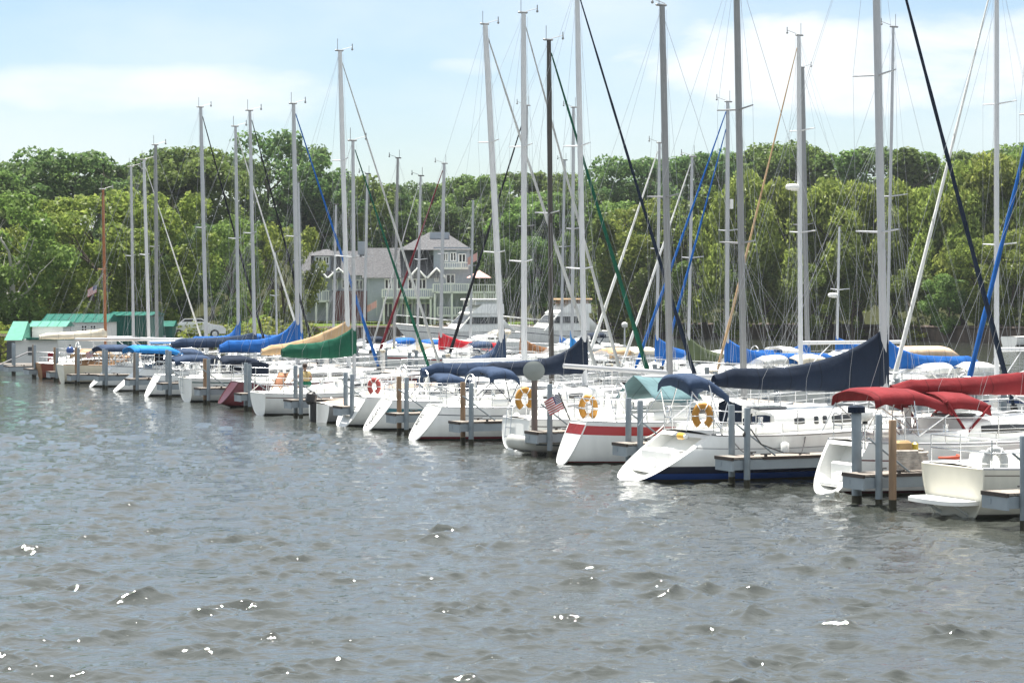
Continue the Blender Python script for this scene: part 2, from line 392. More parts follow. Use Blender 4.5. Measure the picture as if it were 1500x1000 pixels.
def sailboat(S):
    D=dict(B=3.1,fs=.92,fb=1.15,rs=.9,rb=.75,tw=.72,ks=.02,L=10.,rk=.022,flip=False,mw=.075,jibr=.055,spr=1,H=13,mx=5.3)
    D.update(S); S=D
    ang=VA+(PI if S['flip'] else 0)
    root=empty('sailboat',S['pos'],ang,S['label'],'sailboat',S.get('group','sailboats moored in the marina'))
    f,b,pt,deckz,cab_side=ship(S,root); L=S['L']; mx=S['mx']; H=S['H']; rk=S['rk']; far=S.get('far',False)
    zd=deckz(mx)+.25
    # mast
    sm=SPARS[S.get('spar','l')]
    def mp(z): return Vector((mx-rk*(z-zd),0,z))
    m=MB(); mw=S['mw']*.83; zs=[zd-.3,zd+H*.3,zd+H*.6,H*.85,H]
    m.tube([mp(z) for z in zs],[mw,mw,mw,mw*.97,mw*.82],10 if not far else 8,sy=.72)
    mast=m.build('mast',sm,root)
    mh=MB(); tp=mp(H); mh.box(tp+Vector((-.03,0,.03)),(.36,.08,.07),bev=.02); mh.tube([tp+Vector((-.1,0,.05)),tp+Vector((-.1,0,.5))],.012,4)
    sgn=-1 if S.get('vane',1)>0 else 1
    mh.tube([tp+Vector((.1,0,.08)),tp+Vector((.1-sgn*.42,0,.2))],.011,4); mh.tube([tp+Vector((.1-sgn*.42,0,.1)),tp+Vector((.1-sgn*.42,0,.32))],.02,4)
    mh.ball(tp+Vector((.1-sgn*.42,0,.1)),.05,6,4)
    mh.build('masthead',BLACK if far else SPAR_G,mast)
    levels=S.get('splev',[.52] if S['spr']==1 else [.38,.68])
    half=.95 if S['spr']==1 else .85
    for lv in levels:
        z=zd+(H-zd)*lv
        for sd in(1,-1):
            s=MB(); p=mp(z); s.tube([p,p+Vector((-.12,sd*half,.05))],[.028,.02],6); s.build('spreader',sm if S.get('spar')!='b' else SPAR_L,mast)
    if S.get('radar'):
        r=MB(); p=mp(zd+(H-zd)*S['radar'])+Vector((.32,0,0)); r.box(p+Vector((-.14,0,-.08)),(.36,.1,.04)); r.loft([[(p.x+rr*math.cos(a*PI/8),p.y+rr*math.sin(a*PI/8),p.z+z) for a in range(16)] for rr,z in((.2,-.06),(.27,-.02),(.28,.08),(.22,.15),(.05,.17))]); r.build('radar_dome',WHITE,mast)
    if S.get('mastbox'):
        r=MB(); p=mp(zd+(H-zd)*S['mastbox']); r.tube([p+Vector((-.18,0,-.2)),p+Vector((-.18,0,.2))],.09,8); r.build('radar_reflector',WHITE,mast)
    # standing rigging
    wr=.0042 if not far else .005
    g=MB(); st_=pt(.0,0,1); bx=pt(1,0,1).x-.1; bz=f(1)
    g.tube([mp(H),Vector((st_.x+.15,0,st_.z))],wr,4,caps=False)
    for sd in(1,-1):
        base=pt(min(.9,(mx-.1)/L),0,sd)+Vector((0,-sd*.12,0)); prev=mp(H-.1)
        for lv in reversed(levels):
            z=zd+(H-zd)*lv; tip=mp(z)+Vector((-.12,sd*half,.05)); g.tube([prev,tip],wr,4,caps=False)
            g.tube([mp(z),base+Vector((.25,0,0))],wr,4,caps=False); prev=tip
        g.tube([prev,base],wr,4,caps=False); g.tube([mp(zd+(H-zd)*levels[0]),base+Vector((-.45,0,0))],wr,4,caps=False)
    jf=S.get('jibtop',.965); jt=mp(zd+(H-zd)*jf)+Vector((.08,0,0)); jb=Vector((bx,0,bz+.12))
    if not S.get('jib'): g.tube([jt,jb],wr*1.5,4,caps=False)
    # halyards beside the mast
    g.tube([mp(H-.1)+Vector((.16,.03,0)),mp(zd+.2)+Vector((.2,.1,0))],wr*.8,4,caps=False)
    g.tube([mp(H-.1)+Vector((-.14,-.05,0)),mp(zd+.3)+Vector((-.16,-.25,0))],wr*.8,4,caps=False)
    g.build('standing_rigging',WIRE,root)
    def furl(jt,jb,m,rad,nm='furled_jib'):
        j=MB(); d=jt-jb; n=26; path=[];rs=[]
        for i in range(n+1):
            u=i/n; sag=-.05*math.sin(PI*u)*d.length*.05
            path.append(jb+d*u+Vector((0,0,sag)))
            rs.append(rad*(.30 if u>.93 else (1-.68*u))*(1+.10*math.sin(i*2.1)) if u>.03 else rad*.5)
        j.tube(path,rs,8); o=j.build(nm,m,root)
        dr=MB(); dr.tube([jb-d.normalized()*.12,jb+d.normalized()*.06],[.09,.09],10); dr.build('furling_drum',BLACK,o)
    if S.get('jib'): furl(jt,jb,S['jib'],S['jibr'])
    if S.get('jib2'): furl(mp(zd+(H-zd)*.9)+Vector((.08,0,0)),Vector((bx-S.get('jib2dx',1.1),0,bz+.2)),S['jib2'],S['jibr']*.9,'furled_staysail')
    # boom and cover
    bz0=S.get('bz',1.95); bl=S.get('bl',4.0); brise=S.get('brise',.0)
    m0=mp(bz0)
    if bl:
        bo=MB(); bo.tube([m0+Vector((-.06,0,0)),m0+Vector((-bl,0,brise))],[.075,.065],8,sy=.7)
        bo.tube([m0+Vector((-bl*.62,0,brise*.6)),Vector((mx-bl*.62,0,deckz(mx-bl*.62)+.35))],.014,4)
        bo.tube([m0+Vector((-bl*.3,0,brise*.3)),Vector((mx-.15,0,zd+.1))],.02,5)
        boom=bo.build('boom',SPAR_W if S.get('spar') in('w','l') else SPAR_L,root)
        tl=MB(); tl.tube([mp(H),m0+Vector((-bl,0,brise))],wr*.8,4,caps=False); tl.build('topping_lift',WIRE,boom)
        cv=S.get('cover')
        if cv:
            m_,h0,hm,k,sag=cv[:5]; a0=cv[5] if len(cv)>5 else 0.
            x0=m0.x-bl*(1-a0); x1=m0.x+S['mw']*.9
            zbf=lambda u: bz0+brise*(1-u)*(1-a0)-.09-sag*math.sin(PI*u)**.8*.5
            ztf=lambda u: bz0+brise*(1-u)*(1-a0)+h0*(.55+.45*sstep(0,.12,u))+(hm-h0)*u**k
            cover_mb(x0,x1,zbf,ztf,lambda u: .10+.09*math.sin(PI*min(1,u*.9+.1)),rk,hash(S['label'])%97 if False else len(S['label']),n=36 if not far else 18).build('sail_cover',m_,root)
            if not far:
                lz=MB()
                for u in(.25,.5,.75):
                    x=lerp(x0,x1,u); lz.tube([(x,.15,zbf(u)-.02),(x,.2,(zbf(u)+ztf(u))/2),mp(zd+(H-zd)*.5)+Vector((-.05,.05,0))],wr*.8,4,caps=False)
                    lz.tube([(x,-.15,zbf(u)-.02),(x,-.2,(zbf(u)+ztf(u))/2),mp(zd+(H-zd)*.5)+Vector((-.05,-.05,0))],wr*.8,4,caps=False)
                lz.build('lazy_jack',WIRE,boom)
    if S.get('awning'):
        m_,xa,xb,za,drop=S['awning']; gg=[]
        for i in range(9):
            x=lerp(xa,xb,i/8); row=[]
            for k in range(9):
                q=-1+2*k/8; row.append((x+.12*abs(q)*(1 if i<4 else -1)*.5,1.15*q,za-drop*abs(q)**1.2-.05*math.sin(PI*i/8)))
            gg.append(row)
        MB().sheet(gg,.012).build('awning',m_,root)
    # dodger and bimini
    if S.get('dodger'):
        m_,xl,hh=S['dodger']; xa=S.get('cab',(.36,.74))[0]*L; w=b(xa/L)*.60; z0=cab_side(.02,1,1).z
        xs=[xa-xl*.35,xa,xa+xl*.35,xa+xl*.62]; zs_=[z0+hh*.98,z0+hh,z0+hh*.93,z0+hh*.72]
        o=canopy_mb(xs,zs_,w,.22).build('dodger',m_,root)
        sc=MB(); g2=[]
        for i in range(2):
            row=[]
            for k in range(9):
                q=-1+2*k/8; y=w*math.sin(q*PI/2*.96)
                row.append((xa+xl*.64,y,z0+hh*.72-.22*(1-math.cos(q*PI/2))-.1*(abs(q)>.99)) if i==0 else (xa+xl*1.15,y*1.02,z0+.02-.25*(abs(q)>.8)))
            g2.append(row)
        sc.sheet(g2); sc.build('dodger_window',CLEAR,o)
        for sd in(1,-1):
            fr=MB()
            for xx,zt in((xa-xl*.3,z0+hh*.7),(xa+xl*.6,z0+hh*.5)): fr.tube([(xx,sd*w*.99,zt),(xa+xl*.1,sd*w*1.02,z0-.28)],.035,6)
            fr.build('dodger_frame',m_,o)
    if S.get('bimini'):
        m_,xs,zs_,w=S['bimini'][:4]; droop=.20
        o=canopy_mb(xs,zs_,w,droop,seed=len(S['label'])).build('bimini',m_,root)
        xm=(xs[0]+xs[-1])/2
        for sd in(1,-1):
            fr=MB(); zb=deckz(xm)+.15
            for xx,zt in((xs[0]+.08,zs_[0]),(xs[-1]-.05,zs_[-1]),((xs[0]+xs[-1])/2,max(zs_))): fr.tube([(xx,sd*w*.97,zt-droop-.08),(xm,sd*b(xm/L)*.84,zb)],.015,5)
            fr.tube([(xs[0]+.1,sd*w*.97,zs_[0]-.3),(xs[0]-.3,sd*b(.05)*.9,deckz(.3)+.1)],.012,5)
            fr.build('bimini_frame',S.get('bframe',STEEL),o)
    if S.get('panel'):       # upright canvas weather cloths round the cockpit
        for (m_,x0,x1,z0,z1,yy) in S['panel']:
            MB().sheet([[(lerp(x0,x1,i/5),yy+.03*math.sin(i*2),lerp(z0,z1,k/3)*(1 if k<3 else 1-.06*abs(i-2.5)/2.5)) for k in range(4)] for i in range(6)],.02).build('weather_cloth',m_,root)
    if S.get('ladder'):
        ld=MB(); e=pt(0,0,1)
        for y in(.18,.52): ld.tube([(e.x+.2,y,e.z+.5),(e.x-.05,y,e.z+.3),(e.x*.45-.08,y,.30)],.016,5)
        for k in range(4): ld.tube([(lerp(e.x-.05,e.x*.45-.08,k/3),.18,lerp(e.z+.25,.34,k/3)),(lerp(e.x-.05,e.x*.45-.08,k/3),.52,lerp(e.z+.25,.34,k/3))],.018,5)
        ld.build('stern_ladder',STEEL,root)
    if S.get('platform'):
        p=MB(); r0=[]
        for z in(.25,.33): r0.append([(-.75+.0*k,0,z) for k in range(0)]+[(x,y,z) for x,y in((.15,-.85),(-.45,-.85),(-.68,-.6),(-.72,0),(-.68,.6),(-.45,.85),(.15,.85))])
        p.loft(r0); p.tube([(-.4,.5,.25),(.05,.45,.0)],.03,6); p.tube([(-.4,-.5,.25),(.05,-.45,.0)],.03,6); p.build('swim_platform',WHITE,root)
    if S.get('fender'):
        for xx in S['fender']:
            for sd in(-1,):
                e=pt(xx,0,sd); fd=MB(); fd.tube([e+Vector((0,sd*.12,-.12)),e+Vector((0,sd*.12,-.16)),e+Vector((0,sd*.12,-.55)),e+Vector((0,sd*.12,-.6))],[.03,.10,.10,.03],10); fd.tube([e+Vector((0,0,.3)),e+Vector((0,sd*.1,-.12))],.008,4); fd.build('fender',mat('fender_vinyl',(.06,.07,.09),.5) if S.get('fdark') else WHITEC,root)
    return root
# ------------------------------------------------------------------ camera, sky, sun
cam=bpy.data.cameras.new('camera'); co_=bpy.data.objects.new('camera',cam); COL.objects.link(co_)
cam.sensor_width=36; cam.lens=36*F/1500; cam.shift_y=(HY-500)/1500; cam.clip_end=5000; cam.clip_start=.5
co_.location=(0,0,HC); co_.rotation_euler=(PI/2,0,0); SC.camera=co_
SUN_EL=R(73); SUN_AZ=R(-24)          # azimuth measured from +Y towards +X
sd_=Vector((math.sin(SUN_AZ)*math.cos(SUN_EL),math.cos(SUN_AZ)*math.cos(SUN_EL),math.sin(SUN_EL)))
sl=bpy.data.lights.new('sun','SUN'); sl.energy=5.0; sl.angle=R(.5); sl.color=(1,.96,.9)
so=bpy.data.objects.new('sun',sl); COL.objects.link(so); so.rotation_euler=(-sd_).to_track_quat('-Z','Y').to_euler()
w=bpy.data.worlds.new('World'); SC.world=w; w.use_nodes=True; nt=w.node_tree; N=nt.nodes; Lk=nt.links
bg=N['Background']; sky=N.new('ShaderNodeTexSky'); sky.sky_type='NISHITA'; sky.sun_disc=False
sky.sun_elevation=SUN_EL; sky.sun_rotation=SUN_AZ; sky.air_density=1.0; sky.dust_density=.8; sky.ozone_density=1.0
bg.inputs['Strength'].default_value=.062
def M(op,a,b=None,c=None):
    n=N.new('ShaderNodeMath'); n.operation=op
    for i,v in enumerate((a,b,c)):
        if v is None: continue
        if isinstance(v,(int,float)): n.inputs[i].default_value=v
        else: Lk.new(v,n.inputs[i])
    return n.outputs[0]
tc=N.new('ShaderNodeTexCoord'); sp=N.new('ShaderNodeSeparateXYZ'); Lk.new(tc.outputs['Generated'],sp.inputs[0])
# clouds live in azimuth / elevation of the sky itself
az=M('ARCTAN2',sp.outputs['X'],sp.outputs['Y']); el=M('ARCSINE',sp.outputs['Z'])
cmb=N.new('ShaderNodeCombineXYZ'); Lk.new(M('MULTIPLY',az,1.0),cmb.inputs[0]); Lk.new(M('MULTIPLY',el,2.6),cmb.inputs[1])
nz=N.new('ShaderNodeTexNoise'); nz.inputs['Scale'].default_value=13; nz.inputs['Detail'].default_value=9; nz.inputs['Roughness'].default_value=.56; nz.inputs['Distortion'].default_value=.25; Lk.new(cmb.outputs[0],nz.inputs['Vector'])
nz3=N.new('ShaderNodeTexNoise'); nz3.inputs['Scale'].default_value=4.2; nz3.inputs['Detail'].default_value=5; Lk.new(cmb.outputs[0],nz3.inputs['Vector'])
def bank(a0,e0,wa,we,eb):
    """one cloud bank centred at azimuth a0, elevation e0 (radians); we above the centre, eb below it"""
    da=M('DIVIDE',M('SUBTRACT',az,a0),wa); de=M('SUBTRACT',el,e0)
    up=M('DIVIDE',M('MAXIMUM',de,0.),we); dn=M('DIVIDE',M('MINIMUM',de,0.),eb)
    d=M('ADD',M('POWER',M('ABSOLUTE',da),2.6),M('ADD',M('MULTIPLY',up,up),M('MULTIPLY',dn,dn)))
    return M('SUBTRACT',1.,d)
b1=bank(.172,.108,.135,.016,.030); b2=bank(-.165,.092,.085,.010,.016); b3=bank(-.02,.102,.02,.004,.006)
nn_=M('MULTIPLY',M('SUBTRACT',nz.outputs['Fac'],.5),3.4)
def soft(b_,lo,hi,amp):
    rp=N.new('ShaderNodeMapRange'); rp.interpolation_type='SMOOTHSTEP'; rp.inputs['From Min'].default_value=lo; rp.inputs['From Max'].default_value=hi; rp.inputs['To Max'].default_value=amp; Lk.new(M('ADD',b_,nn_),rp.inputs['Value']); return rp.outputs[0]
cloudf=M('MAXIMUM',M('MAXIMUM',soft(b1,-.35,.85,.95),soft(b2,-.6,1.5,.95)),soft(b3,-.2,1.4,.5))
# a thin high veil elsewhere, away from the named banks
veil=N.new('ShaderNodeMapRange'); veil.interpolation_type='SMOOTHSTEP'; veil.inputs['From Min'].default_value=.36; veil.inputs['From Max'].default_value=.68; veil.inputs['To Max'].default_value=.8; Lk.new(nz3.outputs['Fac'],veil.inputs['Value'])
fac=M('MAXIMUM',cloudf,M('MULTIPLY',veil.outputs[0],M('ADD',.45,M('MULTIPLY',M('MINIMUM',el,.5),1.4))))
hi=N.new('ShaderNodeMapRange'); hi.interpolation_type='SMOOTHSTEP'; hi.inputs['From Min'].default_value=.14; hi.inputs['From Max'].default_value=.45; hi.inputs['To Max'].default_value=.85; Lk.new(el,hi.inputs['Value'])  # unseen sky above the view, whitened to brighten the water's reflections
fac=M('MAXIMUM',fac,hi.outputs[0])
fac=M('MULTIPLY',fac,M('GREATER_THAN',sp.outputs['Z'],0.))
mx=N.new('ShaderNodeMix'); mx.data_type='RGBA'; Lk.new(fac,mx.inputs['Factor']); tint=N.new('ShaderNodeMix'); tint.data_type='RGBA'; tint.blend_type='MULTIPLY'; tint.inputs['Factor'].default_value=1; Lk.new(sky.outputs[0],tint.inputs['A']); tint.inputs['B'].default_value=(.94,.985,1.04,1); Lk.new(tint.outputs['Result'],mx.inputs['A']); mx.inputs['B'].default_value=(7.0,7.35,7.55,1)
Lk.new(mx.outputs['Result'],bg.inputs['Color'])
vs=SC.view_settings; vs.view_transform='Standard'; vs.look='None'; vs.exposure=1.25; vs.gamma=1
try: vs.use_curve_mapping=False
except Exception: pass
SC.cycles.use_denoising=True; SC.cycles.sample_clamp_indirect=6; SC.cycles.max_bounces=8; SC.cycles.transparent_max_bounces=16

# ------------------------------------------------------------------ water: real waves, finer near the viewer
def water():
    rs=np.random.RandomState(5)
    yp=np.concatenate([np.arange(488,640,1.0),np.arange(640,1010,.9),np.arange(1010,1500,4)])
    Y=(F*HC)/(yp-HY); xp=np.concatenate([np.linspace(-1500,-60,160,endpoint=False),np.arange(-60,1560,1.6),np.linspace(1562,3200,180)]); K=(xp-CX)/F
    X=Y[:,None]*K[None,:]; YY=np.repeat(Y[:,None],len(xp),1)
    dY=Y**2/(F*HC)*1.0
    Z=np.zeros_like(X);DX=np.zeros_like(X);DY=np.zeros_like(X)
    # gusts: slow change of wave height over the lake
    def slow(x,y,l,seed):
        r=np.random.RandomState(seed); s=0
        for i in range(6):
            a=r.uniform(0,2*np.pi); k=2*np.pi/(l*r.uniform(.6,1.6)); s=s+np.sin(k*(x*np.cos(a)+y*np.sin(a)*.6)+r.uniform(0,6.28))
        return s/2.4
    gust=np.clip(.85+.6*slow(X,YY,6,3),.4,2.2)*np.clip(.92+.5*slow(X*.6,YY*1.3,1.6,9),.45,1.8)
    gust2=np.clip(.95+.8*slow(X*.6,YY*1.3,1.6,9),.3,2.6)
    lam=np.concatenate([np.array([2.2,1.8]),np.exp(rs.uniform(np.log(.7),np.log(1.6),26)),np.exp(rs.uniform(np.log(.16),np.log(.7),56))])
    for i,l in enumerate(lam):
        th=np.pi/2+.35+rs.normal(0,.62); k=2*np.pi/l; ph=rs.uniform(0,6.28)
        A=(.0050 if l>.7 else .0061)*l**(1.0 if l<.7 else .8)*rs.uniform(.6,1.3)
        fade=np.clip((l/(dY*abs(np.sin(th))+.02)-1.5)/2,0,1)[:,None]
        ar=k*(X*np.cos(th)+YY*np.sin(th))+ph+.5*slow(X,YY,7,20+i%5)
        g=(gust if l>.7 else gust2)
        a=A*fade*g
        Z+=a*np.cos(ar); DX-=.8*a*np.cos(th)*np.sin(ar); DY-=.8*a*np.sin(th)*np.sin(ar)
    Z=Z-.02; near=sstep(9,20,12)
    Xo=X+DX; Yo=YY+DY
    co=np.stack([Xo,Yo,Z],-1).reshape(-1,3); nr,nc=X.shape
    idx=np.arange(nr*nc).reshape(nr,nc)
    q=np.stack([idx[1:,:-1],idx[1:,1:],idx[:-1,1:],idx[:-1,:-1]],-1).reshape(-1,4)
    me=bpy.data.meshes.new('water'); me.vertices.add(len(co)); me.vertices.foreach_set('co',co.ravel().astype(np.float32))
    me.loops.add(q.size); me.loops.foreach_set('vertex_index',q.ravel().astype(np.int32)); me.polygons.add(len(q))
    me.polygons.foreach_set('loop_start',np.arange(0,q.size,4,dtype=np.int32)); me.polygons.foreach_set('loop_total',np.full(len(q),4,np.int32))
    me.polygons.foreach_set('use_smooth',np.ones(len(q),bool)); me.update(calc_edges=True); me.validate()
    m=bpy.data.materials.new('lake_water'); m.use_nodes=True; nt=m.node_tree; N=nt.nodes; Lk=nt.links; b=N['Principled BSDF']
    b.inputs['Base Color'].default_value=(.036,.040,.034,1); b.inputs['Roughness'].default_value=.045; b.inputs['IOR'].default_value=1.74
    tc=N.new('ShaderNodeTexCoord'); mp=N.new('ShaderNodeMapping'); mp.inputs['Scale'].default_value=(1,1.5,1); mp.inputs['Rotation'].default_value=(0,0,.35); Lk.new(tc.outputs['Object'],mp.inputs[0])
    prev=None
    for sc,dist,stg in((1.6,.06,.7),(4.0,.032,.75),(11.,.009,.6)):
        n=N.new('ShaderNodeTexNoise'); n.inputs['Scale'].default_value=sc; n.inputs['Detail'].default_value=3; n.inputs['Distortion'].default_value=.4; Lk.new(mp.outputs[0],n.inputs['Vector'])
        bp=N.new('ShaderNodeBump'); bp.inputs['Strength'].default_value=stg; bp.inputs['Distance'].default_value=dist; Lk.new(n.outputs['Fac'],bp.inputs['Height'])
        if prev: Lk.new(prev,bp.inputs['Normal'])
        prev=bp.outputs[0]
    Lk.new(prev,b.inputs['Normal']); me.materials.append(m)
    o=bpy.data.objects.new('water',me); COL.objects.link(o); o['kind']='structure'
water()

# ------------------------------------------------------------------ summer haze over the lake
hz=MB(); hz.box((0,575,17),(900,1350,38)); hm_=bpy.data.materials.new('summer_haze'); hm_.use_nodes=True; hn=hm_.node_tree; hn.nodes.remove(hn.nodes['Principled BSDF'])
pv=hn.nodes.new('ShaderNodeVolumePrincipled'); pv.inputs['Color'].default_value=(.86,.92,.98,1); pv.inputs['Density'].default_value=.00011; pv.inputs['Anisotropy'].default_value=.2; hn.links.new(pv.outputs[0],hn.nodes['Material Output'].inputs['Volume'])
hz.build('haze',hm_)['kind']='stuff'
# ------------------------------------------------------------------ land
SHORE=[(-260,178),(-60,176),(-36,166),(-33,150),(-27,156),(-22,182),(-19,205),(-15,216),(5,221),(9,238),(28,236),(42,214),(52,203),(90,200),(260,198)]
def shore(x):
    for (a,ya),(b,yb) in zip(SHORE,SHORE[1:]):
        if a<=x<=b: return lerp(ya,yb,(x-a)/(b-a))
    return 150 if x<0 else 198
def gz(x,y):
    d=y-shore(x)
    z=1.25+.25*sstep(0,30,d)+.25*noise.noise(Vector((x*.06,y*.06,0)))*sstep(6,25,d)
    z+=10.5*sstep(268,345,y)+ (2.5*sstep(190,225,y) if x<-22 else 0)*1.0
    return z+ .9*noise.noise(Vector((x*.03,y*.03,5)))*sstep(250,300,y)
def land():
    mb=MB(); xs=[-260,-200,-160,-130]+[-110+2.5*i for i in range(93)]+[130,160,200,260]; g=[]
    rows=[0,.4,2,5,9,14,20,27,35,44,54,65,77,90,104,120,140,170,230,400,900]
    xs=sorted(set(xs)|{a for a,_ in SHORE})
    for d in rows: g.append([(x,shore(x)+d,gz(x,shore(x)+d)) for x in xs])
    mb.sheet(g)
    m=mat('lawn',(.085,.125,.026),.95,var=.35,scale=.6,bump=.4,bscale=8,spec=.0)
    fl=mat('forest_floor',(.035,.038,.018),.95,var=.4,scale=1.5,bump=.5,bscale=4,spec=.0)
    for i,f in enumerate(mb.f):
        c=[sum(mb.v[j][a] for j in f)/len(f) for a in(0,1)]; d=c[1]-shore(c[0])
        if c[1]>246 or (c[0]<-22 and d>24) or (c[0]>12 and d>3): mb.m[i]=1
    o=mb.build('ground',[m,fl]); o['kind']='structure'
    # sheet-pile sea wall along the bank
    wl=MB(); 
    for (a,ya),(b,yb) in zip(SHORE[1:],SHORE[2:-1]):
        n=max(1,int(math.hypot(b-a,yb-ya)/.55)); pr=[]
        for i in range(n+1):
            t=i/n; x=lerp(a,b,t); y=lerp(ya,yb,t)-.25-(.16 if i%2 else 0); pr.append((x,y))
        wl.sheet([[(x,y,-.6) for x,y in pr],[(x,y,1.32) for x,y in pr]],smooth=False)
        wl.tube([(a,ya-.32,1.36),(b,yb-.32,1.36)],.17,4)
    o=wl.build('sea_wall',mat('weathered_timber_wall',(.085,.06,.045),.85,var=.35,scale=2,stretch=(1,1,.3)))
    tag(o,'brown timber and sheet pile sea wall holding up the lawn along the far bank','sea wall')
land()

# ------------------------------------------------------------------ trees
def leaf_mat(name,c1,c2,c3,tr=.58):
    m=bpy.data.materials.new(name); m.use_nodes=True; nt=m.node_tree; N=nt.nodes; Lk=nt.links
    for n in list(N): N.remove(n)
    out=N.new('ShaderNodeOutputMaterial'); geo=N.new('ShaderNodeNewGeometry'); oi=N.new('ShaderNodeObjectInfo')
    rmp=N.new('ShaderNodeValToRGB'); e=rmp.color_ramp.elements; e[0].color=(*c1,1); e[1].color=(*c3,1); e[0].position=.08; e[1].position=.95
    k=e.new(.5); k.color=(*c2,1); Lk.new(geo.outputs['Random Per Island'],rmp.inputs[0])
    hs=N.new('ShaderNodeHueSaturation'); Lk.new(rmp.outputs[0],hs.inputs['Color'])
    mr=N.new('ShaderNodeMapRange'); mr.inputs['To Min'].default_value=.485; mr.inputs['To Max'].default_value=.515; Lk.new(oi.outputs['Random'],mr.inputs['Value']); Lk.new(mr.outputs[0],hs.inputs['Hue'])
    mr2=N.new('ShaderNodeMapRange'); mr2.inputs['To Min'].default_value=.82; mr2.inputs['To Max'].default_value=1.2; Lk.new(oi.outputs['Random'],mr2.inputs['Value']); Lk.new(mr2.outputs[0],hs.inputs['Value'])
    d=N.new('ShaderNodeBsdfDiffuse'); t=N.new('ShaderNodeBsdfTranslucent'); g=N.new('ShaderNodeBsdfGlossy'); g.inputs['Roughness'].default_value=.4
    Lk.new(hs.outputs[0],d.inputs['Color']); Lk.new(hs.outputs[0],t.inputs['Color'])
    m1=N.new('ShaderNodeMixShader'); m1.inputs[0].default_value=tr; Lk.new(d.outputs[0],m1.inputs[1]); Lk.new(t.outputs[0],m1.inputs[2])
    m2=N.new('ShaderNodeMixShader'); m2.inputs[0].default_value=.012; Lk.new(m1.outputs[0],m2.inputs[1]); Lk.new(g.outputs[0],m2.inputs[2])
    Lk.new(m2.outputs[0],out.inputs[0]); return m
LM={'bright':leaf_mat('leaf_bright',(.115,.17,.032),(.18,.24,.048),(.26,.31,.075)),
    'mid':leaf_mat('leaf_mid',(.085,.15,.036),(.135,.21,.052),(.20,.28,.08)),
    'dark':leaf_mat('leaf_dark',(.058,.11,.036),(.095,.155,.05),(.145,.215,.068)),
    'willow':leaf_mat('leaf_willow',(.15,.21,.038),(.22,.285,.06),(.31,.37,.10)),
    'olive':leaf_mat('leaf_olive',(.085,.13,.028),(.125,.18,.042),(.18,.235,.062)),
    'shrub':leaf_mat('leaf_shrub',(.11,.14,.022),(.17,.20,.035),(.24,.26,.06))}
BARK=mat('bark',(.075,.06,.045),.95,var=.3,scale=6,bump=.6,bscale=12,stretch=(2,2,.4)); BARKW=mat('birch_bark',(.42,.40,.36),.8,var=.3,scale=5,stretch=(1,1,4))
def crown_mesh(name,clumps,nleaf,size,droop,seed,m,aspect=.66):
    """leaf sprays scattered through clumps: (centre, radii) ; every spray its own small face"""
    r=np.random.RandomState(seed); vs=[]
    for (c,rad) in clumps:
        n=int(nleaf*(rad[0]*rad[1]*rad[2])**(2/3)); 
        d=r.normal(size=(n,3)); d/=np.linalg.norm(d,axis=1)[:,None]
        rr=r.uniform(.45,1.06,size=(n,1))**.6
        p=np.array(c)+d*rr*np.array(rad)
        nn=d+r.normal(size=(n,3))*.75+np.array([0,0,.35]); nn/=np.linalg.norm(nn,axis=1)[:,None]
        ref=r.normal(size=(n,3))+np.array([0,0,-droop]); t=ref-nn*np.sum(ref*nn,1)[:,None]; t/=np.linalg.norm(t,axis=1)[:,None]
        if droop>2:
            t=r.normal(size=(n,3))*.55+np.array([0,0,-1.]); t/=np.linalg.norm(t,axis=1)[:,None]; nn=nn-t*np.sum(nn*t,1)[:,None]; nn/=np.linalg.norm(nn,axis=1)[:,None]
        bt=np.cross(nn,t); s=size*r.uniform(.55,1.35,size=(n,1))
        q=np.stack([p-t*s,p+bt*s*aspect+t*s*.1+nn*s*.15,p+t*s*1.1,p-bt*s*aspect+t*s*.1+nn*s*.15],1); vs.append(q.reshape(-1,3))
    v=np.concatenate(vs).astype(np.float32); nq=len(v)//4
    me=bpy.data.meshes.new(name); me.vertices.add(len(v)); me.vertices.foreach_set('co',v.ravel()); me.loops.add(len(v)); me.loops.foreach_set('vertex_index',np.arange(len(v),dtype=np.int32))
    me.polygons.add(nq); me.polygons.foreach_set('loop_start',np.arange(0,len(v),4,dtype=np.int32)); me.polygons.foreach_set('loop_total',np.full(nq,4,np.int32)); me.update(calc_edges=True); me.materials.append(m); return me
